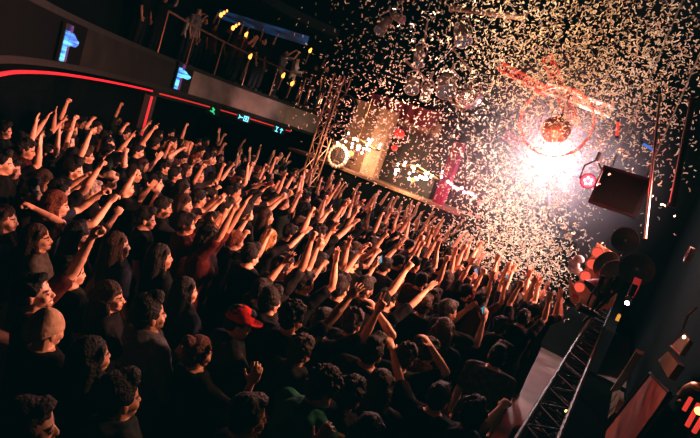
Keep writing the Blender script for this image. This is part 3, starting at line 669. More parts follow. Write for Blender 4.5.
# blue screen band at the back of the balcony
a = ED[32] - nrm(32) * 3.2; e = ED[NE - 2] - nrm(NE - 2) * 3.0
p0, p1 = at(219, 13, 17), at(308, 41, 18.5)
BLUE = led_mat('led_blue', (.0, .004, .02), (.01, .12, .36), (1.2, 1.2, 9), .28)
b = MB(); b.add([p0 + Vector((0, 0, .12)), p1 + Vector((0, 0, .16)), p1 - Vector((0, 0, .16)), p0 - Vector((0, 0, .16)), ] + [v + Vector((-.03, .05, 0)) for v in (p0 + Vector((0, 0, .12)), p1 + Vector((0, 0, .16)), p1 - Vector((0, 0, .16)), p0 - Vector((0, 0, .16)))],
     [(0, 1, 2, 3), (7, 6, 5, 4), (0, 4, 5, 1), (1, 5, 6, 2), (2, 6, 7, 3), (3, 7, 4, 0)])
tag(b.build('led_screen', BLUE, base=p0), 'long dim blue screen strip above the people on the balcony', 'LED screen')

# ------------------------------------------------------------------ stage
STG = mat('stage_black', (.006, .0055, .0055), .6, spec=.05)
b = MB(); rbox(b, 12.2, S1, -.3, 4.0, 0, 1.0); struct('stage_floor', b, STG)
CURT = mat('curtain_magenta', (.30, .02, .08), .8, scale=30)
def curtain(t0, t1, s, z0, z1, label, M):
    n = 40; b = MB(); f, g = [], []
    for j in range(n + 1):
        u = j / n; f.append((s + .07 * math.sin(u * 40), t0 + (t1 - t0) * u))
    for dz, off in ((0, 0),):
        rings = [[st(a, t, z0), st(a, t, z1), st(a + .02, t, z1), st(a + .02, t, z0)] for a, t in f]; b.loft(rings)
    return tag(b.build('curtain', M, base=st(s, (t0 + t1) / 2, z0)), label, 'curtain')
ct = to_st(at_s(436, 190, 13.2))[1]
curtain(ct - .36, ct, 13.2, 1., 3.9, 'narrow magenta curtain at the near side of the stage opening', CURT)
curtain(TR + .1, TR + 2.6, 14.2, ZT - .25, ZT + .3, 'dark red pleated valance along the top of the tan wall', mat('valance_red', (.16, .012, .03), .8, scale=30))
PINK = mat('bulb_pink', (.8, .4, .4), .3, emit=(1, .40, .40), estr=4.)
root = None
A0, A1 = at_s(447, 181, 12.9), at_s(477, 199, 12.9)
root = empty('bulb_batten', A0, 'sloping row of bright pink bulbs beside the magenta curtain', 'light', world=True)
b = MB(); b.tube([A0, A1], .035, 8); b.build('bar', BLACK, root)
for i in range(9):
    q = A0.lerp(A1, (i + .5) / 9) - AX * .05 + Vector((0, 0, random.uniform(-.05, .05))); b = MB(); b.ell(q, (.05, .05, .05), None, 10, 6); b.build('bulb', PINK, root, True)
# performers
variant('p_stage', hair='short', top='hoodie', armR=a_low, armL=a_low, seed=50)
def stage_person(px, py, s, **k):
    c = at_s(px, py, s); z0 = 1.0; return place('p_stage', c.x, c.y, z0, 200, 1.0, **k)
stage_person(421, 214, 12.75, shirt='navy', pose='standing guard', label='dark-clothed person standing alone between the raised hands and the curtain', group='people around the stage')
PEOPLE[-1]['o'].location.z = 0; PEOPLE[-1]['o'].location = at_s(421, 214, 12.3); PEOPLE[-1]['o'].location.z = 0
stage_person(473, 222, 13.2, shirt='black', pose='performing', label='person in black on the stage behind the falling confetti', group='people around the stage')
stage_person(548, 285, 12.9, shirt='charcoal', pose='performing', label='person in charcoal hoodie on the stage left of the tan arch panel', group='people around the stage')
# dj desk
c = st(13.6, 2.0); root = empty('stage_desk', c + Vector((0, 0, 1)), 'black performance desk on the stage below the white lamp', 'desk', world=True)
b = MB(); rbox(b, 13.3, 13.9, 1.0, 3.0, 1.0, 1.95); b.build('front_panel', STG, root)
b = MB(); rbox(b, 13.2, 14.0, .9, 3.1, 1.95, 2.0); b.build('desk_top', BLACK, root)
for tt in (1.4, 2.0, 2.6):
    b = MB(); rbox(b, 13.4, 13.75, tt - .17, tt + .17, 2.0, 2.07); d_ = b.build('player', CHROME, root)
    b = MB(); b.disc(st(13.55, tt, 2.085), (0, 0, 1), .10, .02, 20); b.build('platter', BLACK, d_)

# the big white lamp and its red-lit frame
LP = at_s(553, 160, 14.0)
LENS = mat('lens_white', (1, 1, 1), .3, emit=(1, .90, .86), estr=60.)
def can(c, d, r_, ln, label, lens=None, nm='stage_lamp', group='stage lamps', M=BLACK, hang=.35, top=None, red=False):
    d = Vector(d).normalized(); root = empty(nm, c, label, 'stage lamp', group, world=True); M3 = frame_rot(d)
    b = MB(); pts = [c - d * ln * .5, c - d * ln * .42, c - d * ln * .2, c + d * ln * .45, c + d * ln * .5]; b.tube(pts, [r_ * .45, r_ * .7, r_ * .92, r_, r_ * 1.08], 18); b.build('housing', M, root, False)
    b = MB(); b.disc(c + d * (ln * .5 + .006), d, r_ * .9, .012, 20); b.build('lens', lens or mat('lens_dark', (.05, .05, .06), .08), root)
    x = M3.col[0]; z = Vector((0, 0, 1)); b = MB(); b.tube([c + x * r_ * 1.15, c + x * r_ * 1.2 + z * hang * .6, c + z * hang, c - x * r_ * 1.2 + z * hang * .6, c - x * r_ * 1.15], .012 + r_ * .04, 6); b.build('yoke', M, root)
    b = MB(); b.tube([c + z * hang, c + z * (hang + .12)], .03, 8); b.build('clamp', M, root)
    return root
can(LP, EYE - LP, .36, .5, 'large blinding white lamp facing the crowd above the stage', LENS)
RS = mat('truss_red', (.6, .10, .06), .4, .3); WS = mat('truss_white', (.75, .62, .6), .4, .2)
truss(at_s(548, 58, 12.5), at_s(575, 128, 12.5), .22, 'red-lit truss sloping down to the white lamp', RS)
truss(at_s(546, 88, 12.4), at_s(612, 112, 12.4), .20, 'pale pink truss crossing above the big ring', WS)
truss(at_s(505, 135, 13.6), at_s(545, 160, 13.6), .20, 'red truss running in to the left of the white lamp', RS)
truss(at_s(500, 66, 12.6), at_s(548, 92, 12.6), .18, 'slim red-lit truss left of the big ring', RS)
c = at_s(556, 122, 12.2); b = MB(); d = (EYE - c).normalized(); M3 = frame_rot(d); rr = .78
b.tube([c + M3.col[0] * rr * math.cos(q) + M3.col[2] * rr * math.sin(q) for q in [2 * math.pi * j / 48 for j in range(48)]], .03, 8, closed=True)
tag(b.build('truss_ring', RS, base=c), 'big thin red hoop around the brown mirror ball', 'ring')
def mirror_ball(px, py, s, r_, label, M, gl):
    c = at_s(px, py, s); root = empty('mirror_ball', c, label, 'mirror ball', 'mirror balls over the stage', world=True); b = MB(); n = 22
    vs, fs = [], []
    rings = []
    for i in range(n // 2 + 1):
        a = -1.54 + 3.08 * i / (n // 2); rings.append([c + Vector((r_ * math.cos(a) * math.cos(q), r_ * math.cos(a) * math.sin(q), r_ * math.sin(a))) for q in [2 * math.pi * j / n for j in range(n)]])
    b.loft(rings); b.build('ball', M, root)
    b = MB(); b.disc(c + Vector((0, 0, r_ + .03)), (0, 0, 1), .05, .06, 12); b.build('cap', BLACK, root)
    b = MB(); b.tube([c + Vector((0, 0, r_)), Vector((c.x, c.y, HZ - .02))], .01, 5); b.build('cable', BLACK, root)
mirror_ball(469, 95, 12., .36, 'pale pink mirror ball left of the dense confetti', mat('mirror_tiles', (.62, .46, .42), .25, .85, scale=25, var=.5), 0)
mirror_ball(556, 130, 12., .31, 'brown mirror ball hanging inside the big red hoop just above the white lamp', mat('mirror_tiles_brown', (.05, .022, .012), .45, .3, scale=25, var=.6), 0)
# lamps and pipes in the dark roof
PIPE = mat('pipe_rust', (.35, .20, .15), .4, .6)
def pipe(a, b_, r_, label, M=PIPE, cat='pipe'):
    m_ = MB(); m_.tube([a, b_], r_, 8); m_.disc(a, (b_ - a), r_ * 1.5, r_ * 1.2, 10); m_.disc(b_, (b_ - a), r_ * 1.5, r_ * 1.2, 10); return tag(m_.build('ceiling_pipe', M, base=a), label, cat, 'pipes in the dark roof')
pipe(at_s(452, 8, 10.5), at_s(524, 18, 10.5), .06, 'rusty pipe along the top of the picture')
pipe(at_s(438, 63, 10.8), at_s(464, 36, 10.8), .022, 'thin bright rod above the pale mirror ball', CHROME)
pipe(at_s(452, 48, 11), at_s(472, 72, 11), .022, 'thin dark red rod crossing behind the bright rod')
pipe(at_s(418, 72, 11), at_s(428, 20, 11), .022, 'upright thin rod among the hanging lamps')
pipe(at_s(405, 60, 11.4), at_s(470, 118, 11.4), .03, 'long slanting roof pipe left of the pale mirror ball')
DK = mat('lamp_bronze', (.22, .13, .11), .35, .6)
for px, py, dx, r_, ln, lb in ((419, 56, (.2, -.5, -.9), .13, .5, 'slim bronze roof lamp, middle of the left group'), (447, 84, (.1, -.6, -.7), .22, .55, 'fat dark lamp just left of the pale mirror ball'), (384, 25, (-.2, -.5, -.8), .14, .5, 'bronze roof lamp highest and furthest left'),
        (397, 17, (.6, -.5, -.2), .10, .42, 'small bronze lamp turned sideways at the top'), (413, 84, (.1, -.6, -.8), .17, .4, 'bronze lamp lowest of the left group'), (462, 33, (.3, -.4, -.7), .2, .5, 'dark fat lamp at the end of the bright rod'), (426, 92, (.1, -.5, -.9), .12, .42, 'short bronze lamp between the fat lamp and the lowest one')):
    can(at_s(px, py, 10.9), dx, r_, ln, lb, M=DK, nm='moving_light', group='lamps hanging in the roof')

# right: hung black loudspeaker, coloured tubes, poles
S9 = 9.0
q = [to_st(at_s(x, y, S9)) + (at_s(x, y, S9).z,) for x, y in ((598, 163), (590, 197), (633, 223), (655, 172))]
t_l, t_r = q[1][1], q[2][1]; z_b = (q[1][2] + q[2][2]) / 2; z_t = q[0][2]
root = empty('hanging_speaker', st(S9, (t_l + t_r) / 2, z_b), 'large flat black loudspeaker cabinet hung right of the white lamp', 'loudspeaker', world=True)
b = MB(); rbox(b, S9, S9 + .6, t_r, t_l, z_b, z_t); b.build('cabinet', BLACK, root)
b = MB(); rbox(b, S9 - .02, S9, t_r + .05, t_l - .05, z_b + .05, z_t - .05); b.build('grille', mat('grille_black', (.003, .0033, .0035), .9, scale=120, bump=.6, spec=.02), root)
for tt in (t_l - .1, t_r + .1):
    b = MB(); b.tube([st(S9 + .3, tt, z_t), st(S9 + .3, tt, HZ)], .012, 5); b.build('chain', STEEL, root)
LR = mat('lens_red', (.8, .1, .1), .3, emit=(1, .015, .025), estr=3.); LW = mat('led_hot', (1, .6, .6), .3, emit=(1, .45, .42), estr=9.)
c = at_s(588, 181, 8.6); rl = can(c, EYE - c, .11, .2, 'small red cluster lamp beside the hung loudspeaker', LR)
d = (EYE - c).normalized(); M3 = frame_rot(d)
for j in range(5):
    qn = 2 * math.pi * j / 5; b = MB(); b.ell(c + d * .13 + M3.col[0] * .05 * math.cos(qn) + M3.col[2] * .05 * math.sin(qn), (.018,) * 3, None, 8, 6); b.build('diode', LW, rl, True)
BT = mat('tube_blue', (.02, .1, .5), .4, emit=(.03, .25, .9), estr=.7)
def stick(a, b_, r_, M, label, nm='light_tube', cat='light tube'):
    root = empty(nm, a, label, cat, world=True); m_ = MB(); m_.tube([a, b_], r_, 8); m_.build('tube', M, root); d = (b_ - a).normalized()
    for p_ in (a, b_): m_ = MB(); m_.disc(p_, d, r_ * 1.3, r_ * 2, 10); m_.build('end_cap', BLACK, root)
stick(at_s(642, 143, 8.5), at_s(655, 151, 8.5), .018, BT, 'short blue light tube above the hung loudspeaker')
stick(at_s(618, 121, 8.8), at_s(617, 137, 8.8), .02, REDL, 'short upright red light tube left of the blue one')
PB = mat('pole_brown', (.10, .05, .04), .5, .2)
pipe(at_s(693, 100, 7), at_s(672, 205, 7), .035, 'brown upright pole near the right edge', PB, 'pole'); pipe(at_s(660, 95, 8), at_s(645, 238, 8), .016, 'thin pale upright rod beside the hung loudspeaker', STEEL, 'pole')
# dish floodlights
DISH = mat('dish_black', (.035, .034, .033), .5, scale=30, spec=.2)
def dish(px, py, y, r_, d, label, depth=.55, M=DISH):
    c = at(px, py, y); d = Vector(d).normalized(); M3 = frame_rot(d); root = empty('dish_floodlight', c, label, 'floodlight', 'black dish floodlights on the truss barrier', world=True)
    b = MB(); rings = []
    prof = [(.10, -depth), (.16, -depth * .95), (.45, -depth * .72), (.75, -depth * .38), (1, 0), (1.02, .02), (.98, .02), (.72, -depth * .30), (.42, -depth * .62), (.1, -depth * .8)]
    for a, h in prof: rings.append([c + (M3.col[0] * math.cos(q) + M3.col[2] * math.sin(q)) * a * r_ + d * h * r_ for q in [2 * math.pi * j / 32 for j in range(32)]])
    b.loft(rings); b.build('reflector', M, root, True)
    b = MB(); b.ell(c - d * depth * .66 * r_, (r_ * .12,) * 3, None, 12, 8); b.build('bulb', mat('bulb_grey', (.2, .19, .19), .2), root, True)
    foot = Vector((c.x, c.y, 1.8)); foot = st(to_st(c)[0], .2, 1.85)
    b = MB(); b.tube([c - d * depth * r_, c - d * (depth + .3) * r_, foot], .02, 6); b.build('stand', BLACK, root)
dish(625, 240, 6.9, .175, EYE - at(625, 240, 6.9) + Vector((-1.5, 0, .5)), 'black dish floodlight highest on the barrier, facing out')
dish(637, 269, 6.2, .20, EYE - at(637, 269, 6.2) + Vector((-.8, 0, .5)), 'black dish floodlight furthest right, round face with a small hub')
dish(606, 264, 6.8, .19, (-1, -.35, .3), 'black dish floodlight seen edge-on against the red lamps', .6)
dish(617, 276, 6.5, .20, (.5, 1, .1), 'black dish floodlight seen from behind in the middle of the four', .5)
dish(596, 292, 6.4, .20, (-.5, -.1, -.85), 'black cone-shaped floodlight lowest of the group', 1.1)
# tan panel with red round lamps
def poly(pts, th, n_): 
    m_ = MB(); k = len(pts); m_.add([p_ for p_ in pts] + [p_ + n_ * th for p_ in pts], [tuple(range(k)), tuple(range(2 * k - 1, k - 1, -1))] + [(i, (i + 1) % k, k + (i + 1) % k, k + i) for i in range(k)]); return m_
SP = 8.0
root = empty('lamp_board', at_s(592, 300, SP), 'tan panel with four glowing red discs behind the dish floodlights', 'panel', world=True)
b = poly([at_s(x, y, SP) for x, y in ((597, 243), (612, 252), (625, 268), (612, 308), (580, 312), (574, 292), (588, 262))], .05, AX); b.build('board', mat('board_tan', (.45, .24, .15), .6), root)
RD = mat('disc_red', (.8, .15, .1), .4, emit=(1, .10, .06), estr=.9)
for x, y in ((597.5, 252.5), (592, 264), (585.5, 276), (579.5, 287)):
    cc = at_s(x, y, SP - .06); b = MB(); b.disc(cc, AX, .072, .03, 20); o = b.build('red_disc', RD, root)
    b = MB(); b.tube([cc - AX * .02 + RM @ Vector((.078 * math.cos(qq), 0, .078 * math.sin(qq))) for qq in [2 * math.pi * j / 20 for j in range(20)]], .012, 6, closed=True); b.build('rim', mat('rim_pale', (.6, .5, .4), .5), o)
b = poly([at_s(x, y, SP - .2) for x, y in ((569, 277), (571, 281), (575, 290), (579, 297), (579, 302), (574, 305), (570, 300), (568.5, 290))], .05, AX)
o = tag(b.build('wooden_petal', mat('petal_wood', (.42, .22, .13), .5), base=at_s(572, 304, SP - .2)), 'small tan petal-shaped board with a red flower left of the red discs', 'panel')
fb = MB()
for j in range(5): qq = 6.283 * j / 5; fb.ell(at_s(574.5, 296, SP - .22) + RM @ Vector((.022 * math.cos(qq), 0, .022 * math.sin(qq))), (.018, .01, .018), RM, 8, 6)
f = fb.build('flower', mat('flower_red', (.5, .02, .02), .5)); f.parent = o; f.location = -o.location
b = MB()
for x, y, r_ in ((574, 264, .085), (579, 259, .075), (577, 271, .08), (572, 269, .065)): b.ell(at_s(x, y, SP + .2), (r_, r_ * .5, r_ * .8), RM, 14, 8)
tag(b.build('cloud_cutout', mat('cloud_grey', (.16, .19, .24), .8), base=at_s(577, 272, SP + .2), smooth=True), 'pale grey-blue cloud-shaped decoration left of the red discs', 'decoration')

b = MB(); rbox(b, 1.5, 12.1, T0, .40, 0, .03); struct('floor_shade_sheet', b, mat('floor_shade_black', (.002, .002, .002), 1., spec=0.))  # thin black sheet laid over the floor, standing in for shade
# truss barrier along the right of the floor
TB = mat('truss_black', (.008, .0065, .006), .5, .1, spec=.1)
truss(st(2.2, .06, 1.70), st(12.0, .06, 1.70), .20, 'long black truss barrier running along the right of the crowd', TB, seg=44, nm='truss_barrier', rc=.016, rb=.008)
for i, s in enumerate((3.2, 5.6, 8.0, 10.4)):
    b = MB(); rbox(b, s - .03, s + .03, .03, .09, 0, 1.59); b.box(st(s, .06, .02), (.3, .3, .04), RM)
    tag(b.build('barrier_leg', BLACK, base=st(s, .12, 0)), ['nearest', 'second nearest', 'third nearest', 'furthest'][i] + ' black upright under the long truss barrier', 'post', 'uprights of the truss barrier')
c = at(588, 311, 6.0); can(c, (-1, -.2, .12), .05, .28, 'small black lamp pointing sideways on the truss barrier')
c = at(627, 303, 4.9); can(c, EYE - c, .022, .06, 'tiny bright white lamp on the truss barrier', mat('lens_small', (1, .9, .8), .3, emit=(1, .8, .7), estr=25), hang=.08)
c = at(618, 318, 4.7); b = MB(); b.box(c, (.03, .03, .055), RM); b.box(c + Vector((0, 0, .03)), (.02, .02, .02), RM); tag(b.build('amber_reflector', mat('amber', (.6, .25, .03), .4, emit=(1, .4, .05), estr=.8), base=c), 'small amber reflector on the truss barrier', 'reflector')
c = at(634, 288, 5.2); b = MB(); vs = [c + RM @ Vector(v) for v in ((-.03, 0, -.11), (.03, 0, -.10), (.04, .03, .0), (-.03, .03, 0), (.035, 0, .11), (-.035, 0, .11))]
b.add(vs + [v + AX * .012 for v in vs], [(0, 1, 2, 3), (3, 2, 4, 5), (9, 8, 7, 6), (11, 10, 8, 9), (0, 6, 7, 1), (1, 7, 8, 2), (2, 8, 10, 4), (4, 10, 11, 5), (5, 11, 9, 3), (3, 9, 6, 0)])
tag(b.build('red_pennant', mat('pennant_red', (.6, .02, .03), .6, emit=(1, .05, .05), estr=.25), base=c), 'small red cloth strip hanging on the truss barrier below the dishes', 'pennant')
# ------------------------------------------------------------------ right wall furniture, close to the camera
TW = -.72
WOODD = mat('wood_dull', (.22, .16, .12), .5); REDP = mat('panel_redbrown', (.38, .075, .04), .5, scale=4)
n_ = -LX
def tube_px(pts, t, r_): 
    m_ = MB(); m_.tube([at_t(x, y, t) for x, y in pts], r_, 8); return m_
b = MB(); rings = []
for x, y in ((572, 446), (583, 430), (598, 408), (612, 388), (624, 370), (636, 350)):
    p = at_t(x, y, TW + .1); u = Vector((0, 0, .03)); rings.append([p + u, p - u, p - u + n_ * .12, p + u + n_ * .12])
b.loft(rings); tag(b.build('wall_rail', WOODD, base=at_t(572, 446, TW + .1)), 'plain dull wooden rail curving up along the right wall', 'rail')
b = poly([at_t(x, y, TW + .06) for x, y in ((594, 424), (604, 404), (613, 392), (619, 390), (619, 399), (614, 412), (604, 422))], .08, n_)
lf = tag(b.build('carved_leaf', mat('carved_wood', (.16, .10, .06), .6, scale=40, bump=.8), base=at_t(604, 420, TW + .06)), 'carved wooden leaf-shaped ornament below the dull rail', 'ornament')
b = MB()
for x0, y0, x1, y1 in ((600, 418, 617, 394), (605, 417, 612, 409), (608, 412, 616, 405), (606, 408, 604, 406)): b.tube([at_t(x0, y0, TW + .07), at_t(x1, y1, TW + .07)], .006, 5)
v = b.build('vein', WOODD); v.parent = lf; v.location = -lf.location
root = empty('wall_panel', at_t(640, 420, TW), 'red-brown panel in a dark frame in the lower right corner', 'panel', world=True)
b = poly([at_t(x, y, TW + .05) for x, y in ((650, 374), (668, 393), (625, 452), (588, 452))], .05, n_); b.build('red_board', REDP, root)
b = MB(); b.tube([at_t(x, y, TW + .06) for x, y in ((588, 452), (650, 373), (670, 393), (628, 452))], .018, 6); b.build('edging', BLACK, root)
root = empty('picture_frame', at_t(676, 348, TW), 'tilted bronze frame with a tiny lit lamp on the right wall', 'frame', world=True)
BR = mat('bronze_warm', (.5, .28, .14), .35, .8)
fr = [at_t(x, y, TW + .05) for x, y in ((671, 346), (681, 355), (690, 341), (685, 333))]
b = MB(); b.tube([at_t(x, y, TW + .05) for x, y in ((696, 308), (688, 315), (683, 328), (671, 346), (681, 355), (690, 341))], .012, 6); b.build('moulding', BR, root)
b = poly(fr, .03, n_); b.build('back_board', WOODD, root)
b = MB(); b.ell(at_t(684, 337, TW + .08), (.014, .014, .018), None, 10, 6); b.build('lamp', mat('lamp_warm', (1, .7, .4), .3, emit=(1, .6, .3), estr=5), root, True)
b = poly([at_t(x, y, TW + .05) for x, y in ((658, 360), (668, 351), (678, 364), (668, 378))], .06, n_); tag(b.build('bronze_plate', mat('bronze_dull', (.28, .17, .09), .4, .5), base=at_t(668, 365, TW + .05)), 'dull bronze plate between the tilted frame and the red-brown panel', 'plate')
c = at_t(690, 255, TW + .08); b = MB(); b.disc(c, LX, .11, .05, 28); b.tube([c + LX * .03 + (AX * math.cos(q_) + Vector((0, 0, math.sin(q_)))) * .11 for q_ in [2 * math.pi * j / 28 for j in range(28)]], .012, 6, closed=True)
tag(b.build('round_shield', mat('shield_brown', (.14, .085, .05), .5), base=c), 'dim brown round plate with a raised rim high on the right wall', 'plate')
root = empty('wall_lantern', at_t(690, 400, TW + .1), 'brass wall lantern with red glass and a yellow bulb at the right edge', 'lantern', world=True)
b = MB(); b.tube([at_t(x, y, TW + .12) for x, y in ((679, 404), (681, 396), (687, 389), (694, 386), (704, 388))], .028, 8); b.build('brass_arch', BR, root, True)
for i, (x0, y0, x1, y1) in enumerate(((684, 410, 691, 398), (687, 426, 699, 404), (694, 432, 704, 416))):
    b = MB(); b.tube([at_t(x0, y0, TW + .14), at_t(x1, y1, TW + .14)], .012, 8); b.build('red_glass', mat('glass_red', (.7, .05, .05), .2, emit=(1, .06, .04), estr=.7), root)
b = MB(); b.ell(at_t(699, 411, TW + .17), (.02,) * 3, None, 10, 6); b.build('bulb', mat('bulb_yellow', (1, .8, .2), .3, emit=(1, .75, .12), estr=4), root, True)

# ------------------------------------------------------------------ people on the balcony and beside the barrier
bal = [(190, 12, 'fph', 'white'), (204, 20, 'down', 'black'), (199, 9, 'fdown', 'grey'), (216, 27, 'upR', 'maroon'), (227, 30, 'down', 'black'), (238, 33, 'fists', 'maroon'), (245, 34, 'clap', 'maroon'), (253, 38, 'upL', 'maroon'), (262, 42, 'down', 'black'), (271, 42, 'upR', 'black'), (285, 50, 'fph', 'grey'), (299, 58, 'jac', 'white'), (316, 66, 'fdown', 'charcoal'), (326, 72, 'down', 'charcoal'), (160, 6, 'fbun', 'charcoal'), (140, 8, 'down', 'black'), (334, 84, 'upR', 'maroon')]
lab = ['in white clutching both hands at the left of the balcony', 'in black standing on the balcony beside the white outfit', 'in grey high at the left of the balcony', 'in maroon with fist up beside the first flame', 'in black between two flames on the balcony', 'in maroon with both fists up on the balcony', 'in maroon clapping on the balcony', 'in maroon waving a left hand on the balcony', 'in black at the middle of the balcony rail', 'in black raising a fist on the balcony rail', 'in grey with joined hands at the balcony rail', 'in a white jacket at the far end of the balcony', 'in charcoal with long hair right of the white jacket', 'in charcoal with swept-up hair at the balcony end', 'in charcoal with both forearms up above the grey parapet', 'in black at the leftmost part of the balcony', 'in maroon raising a fist beside the truss tower']
for (px, py, vn, sh), lb in zip(bal, lab):
    i = min(range(NE), key=lambda i: (to_px(ED[i] - nrm(i) * .45 + Vector((0, 0, 5.0)))[0] - px) ** 2)
    best = None
    for k in range(12):
        off = .35 + k * .18
        for i in range(NE):
            q_ = ED[i] - nrm(i) * off; a_ = to_px(q_ + Vector((0, 0, 5.1))); e_ = (a_[0] - px) ** 2 + (a_[1] - py) ** 2
            if min([9] + [math.hypot(q_.x - x, q_.y - y) for x, y in taken if (x, y) in BALP] if (BALP := globals().setdefault('BALP', set())) else [9]) < .4: e_ += 400
            if best is None or e_ < best[0]: best = (e_, q_)
    q_ = best[1]; BALP.add((q_.x, q_.y)); taken.append((q_.x, q_.y))
    place(vn, q_.x, q_.y, 3.5, 95 + random.uniform(-25, 25), random.uniform(.95, 1.03), skin=random.choice([0, 1, 2]), shirt=sh, pose=POSE[vn], label='person ' + lb, group='people on the balcony')
FL = mat('flame', (1, .5, .1), .5, emit=(1, .30, .05), estr=3.5)
for i, (px, py, y) in enumerate(((221, 15, 15.5), (233, 28, 15.5), (246, 35, 16), (310, 51, 17), (250, 57, 15), (283, 76, 15.5), (292, 84, 15.5))):
    c = at(px, py, y); root = empty('torch', c, ['tall double flame', 'leaning flame', 'small red-orange flame', 'lone flame above the white jacket', 'round lamp glow on the parapet', 'round lamp glow below the rail', 'pale lamp glow nearest the stanchions'][i] + ' held up on the balcony' * (i < 4), 'flame', 'flames and lamps on the balcony', world=True)
    b = MB()
    for dx, dz, r_ in (((0, 0, .055), (.07, .09, .04), (.14, .17, .028)) if i < 2 else ((0, 0, .05), (.02, .07, .028))): b.ell(c + Vector((dx, 0, dz)), (r_, r_, r_ * 1.4), None, 10, 6)
    b.build('flame', FL, root, True); b = MB(); b.tube([c - Vector((0, 0, .04)), c - Vector((.03, 0, .45))], [.028, .012], 8); b.build('stick', DK, root)
put(548, 421, 'hood', 5, .92, shirt='black', hair='black', label='dark-haired person at the lower end of the truss barrier', group='people by the barrier')

stick(at(21, 11, 7.5), at(24, 4, 7.5), .02, RED, 'short red light tube in the dark upper left corner')
# phones held up
def phone(px, py, y, label, col=(.12, .75, .95), e=1.0):
    c = at(px, py, y); M3 = frame_rot(Vector((1., .35, -.2))) @ Matrix.Rotation(R(35), 3, 'Y'); root = empty('phone', c, label, 'phone', 'phones held up in the crowd', world=True)
    b = MB(); b.box(c, (.12, .010, .060), M3); b.build('case', BLACK, root); b = MB(); b.box(c - M3.col[1] * .0065, (.105, .003, .050), M3)
    b.build('screen', mat('screen_%d' % int(px), (.02, .1, .15), .2, emit=col, estr=e), root)
HANDS = []
for q in PEOPLE:
    mw_ = Matrix.LocRotScale(q['o'].location, q['o'].rotation_quaternion, q['o'].scale)
    for sd in ('R', 'L'):
        wp, fd_, pn_ = VAR[q['vn']]['info'][sd]
        if fd_.z > .5: w_ = mw_ @ (wp + fd_ * .03); HANDS.append((to_px(w_), w_, (mw_.to_3x3() @ pn_).normalized()))
used_h = set()
for px, py, lb in ((291, 225.5, 'tilted cyan-lit phone left of the dark round head'), (376, 279, 'teal-lit phone in the middle of the crowd'), (465, 283, 'pale blue phone screen among hands by the confetti'), (511, 337, 'bright cyan phone near the floor strip'), (504, 299, 'small teal phone beside the white top')):
    j = min((k for k in range(len(HANDS)) if k not in used_h), key=lambda k: math.hypot(HANDS[k][0][0] - px, HANDS[k][0][1] - py)); used_h.add(j)
    h_, w_, pn_ = HANDS[j]; c_ = w_ + pn_ * .035; a_ = to_px(c_)
    phone(a_[0], a_[1], c_.y, lb, (.35, .6, 1.) if px == 465 else (.05, .7, .9), .5)
c = at(568.5, 411, 3.9); root = empty('yellow_lamp', c, 'small glowing yellow lamp at the lower end of the barrier', 'lamp', world=True)
b = MB(); b.box(c, (.05, .03, .055), RM); b.build('lens', mat('lamp_yellow', (1, .9, .3), .3, emit=(1, .85, .25), estr=3), root); b = MB(); b.box(c + Vector((0, .02, -.05)), (.06, .04, .06), RM); b.build('holder', BLACK, root)

# ------------------------------------------------------------------ labels of the crowd
def zone(o, p):
    x, y = p[0], p[1]
    if y < 150 and x < 210: return 'under the balcony'
    if x < 150 and y >= 300: return 'at the lower left'
    if x < 200: return 'in left crowd'
    if y > 340: return 'in the near rows' if x < 400 else 'near the floor strip'
    if x > 400 and y < 320: return 'under confetti'
    if y < 215: return 'near back wall'
    return 'in mid crowd'
HN = {'short': 'short-haired', 'quiff': 'crop-haired', 'curly': 'curly-haired', 'undercut': 'short-haired', 'long': 'long-haired', 'wavy': 'wavy-haired', 'bun': 'bun-haired', 'tail': 'ponytailed', 'none': 'hatted'}
ORD = ['first', 'second', 'third', 'fourth', 'fifth', 'sixth', 'seventh', 'eighth', 'ninth', 'tenth', 'eleventh', 'twelfth', 'thirteenth', 'fourteenth']
buck = {}
def fit(s):
    for a, b in ((' and ', ', '), (' hands open', ''), (' sleeve shirt', ' shirt'), ('raised in a', 'making'), ('straight ', ''), ('person in', 'person,'), ('one making a V sign', 'one V sign'), ('both arms up', 'arms up'), (', one V sign', ''), ('held up together', 'together'), (' shirt', ''), (' stretched', ''), (' arms hanging down', ' arms down')):
        if len(s.replace('-', ' ').split()) <= 16: break
        s = s.replace(a, b)
    if len(s.replace('-', ' ').split()) > 16: print('LONG', s)
    return s
for P in PEOPLE:
    o = P['o']
    if P['label']: o['label'] = P['label'].replace('woman-shaped dancer', 'dancer'); continue
    px = to_px(o.location + Vector((0, 0, 1.6 * o.scale[0]))); V = VAR[P['vn']]
    hr = HN[V['hair']]; hc = '' if P['hair'] == 'black' else P['hair'] + ' '
    d = f"{hc}{hr} person in {P['shirt']} {P['top']}, {P['pose']}" if not P['cap'] else f"person in {P['cap']} cap and {P['shirt']} {P['top']}, {P['pose']}"
    buck.setdefault((d, zone(o, px)), []).append((px[0], o))
for (d, z), L in buck.items():
    L.sort(key=lambda a: a[0])
    for i, (x, o) in enumerate(L):
        o['label'] = fit(f'{d}, {z}' if len(L) == 1 else f'{d}, {z}, {ORD[i]} from left' if i < 14 else d)

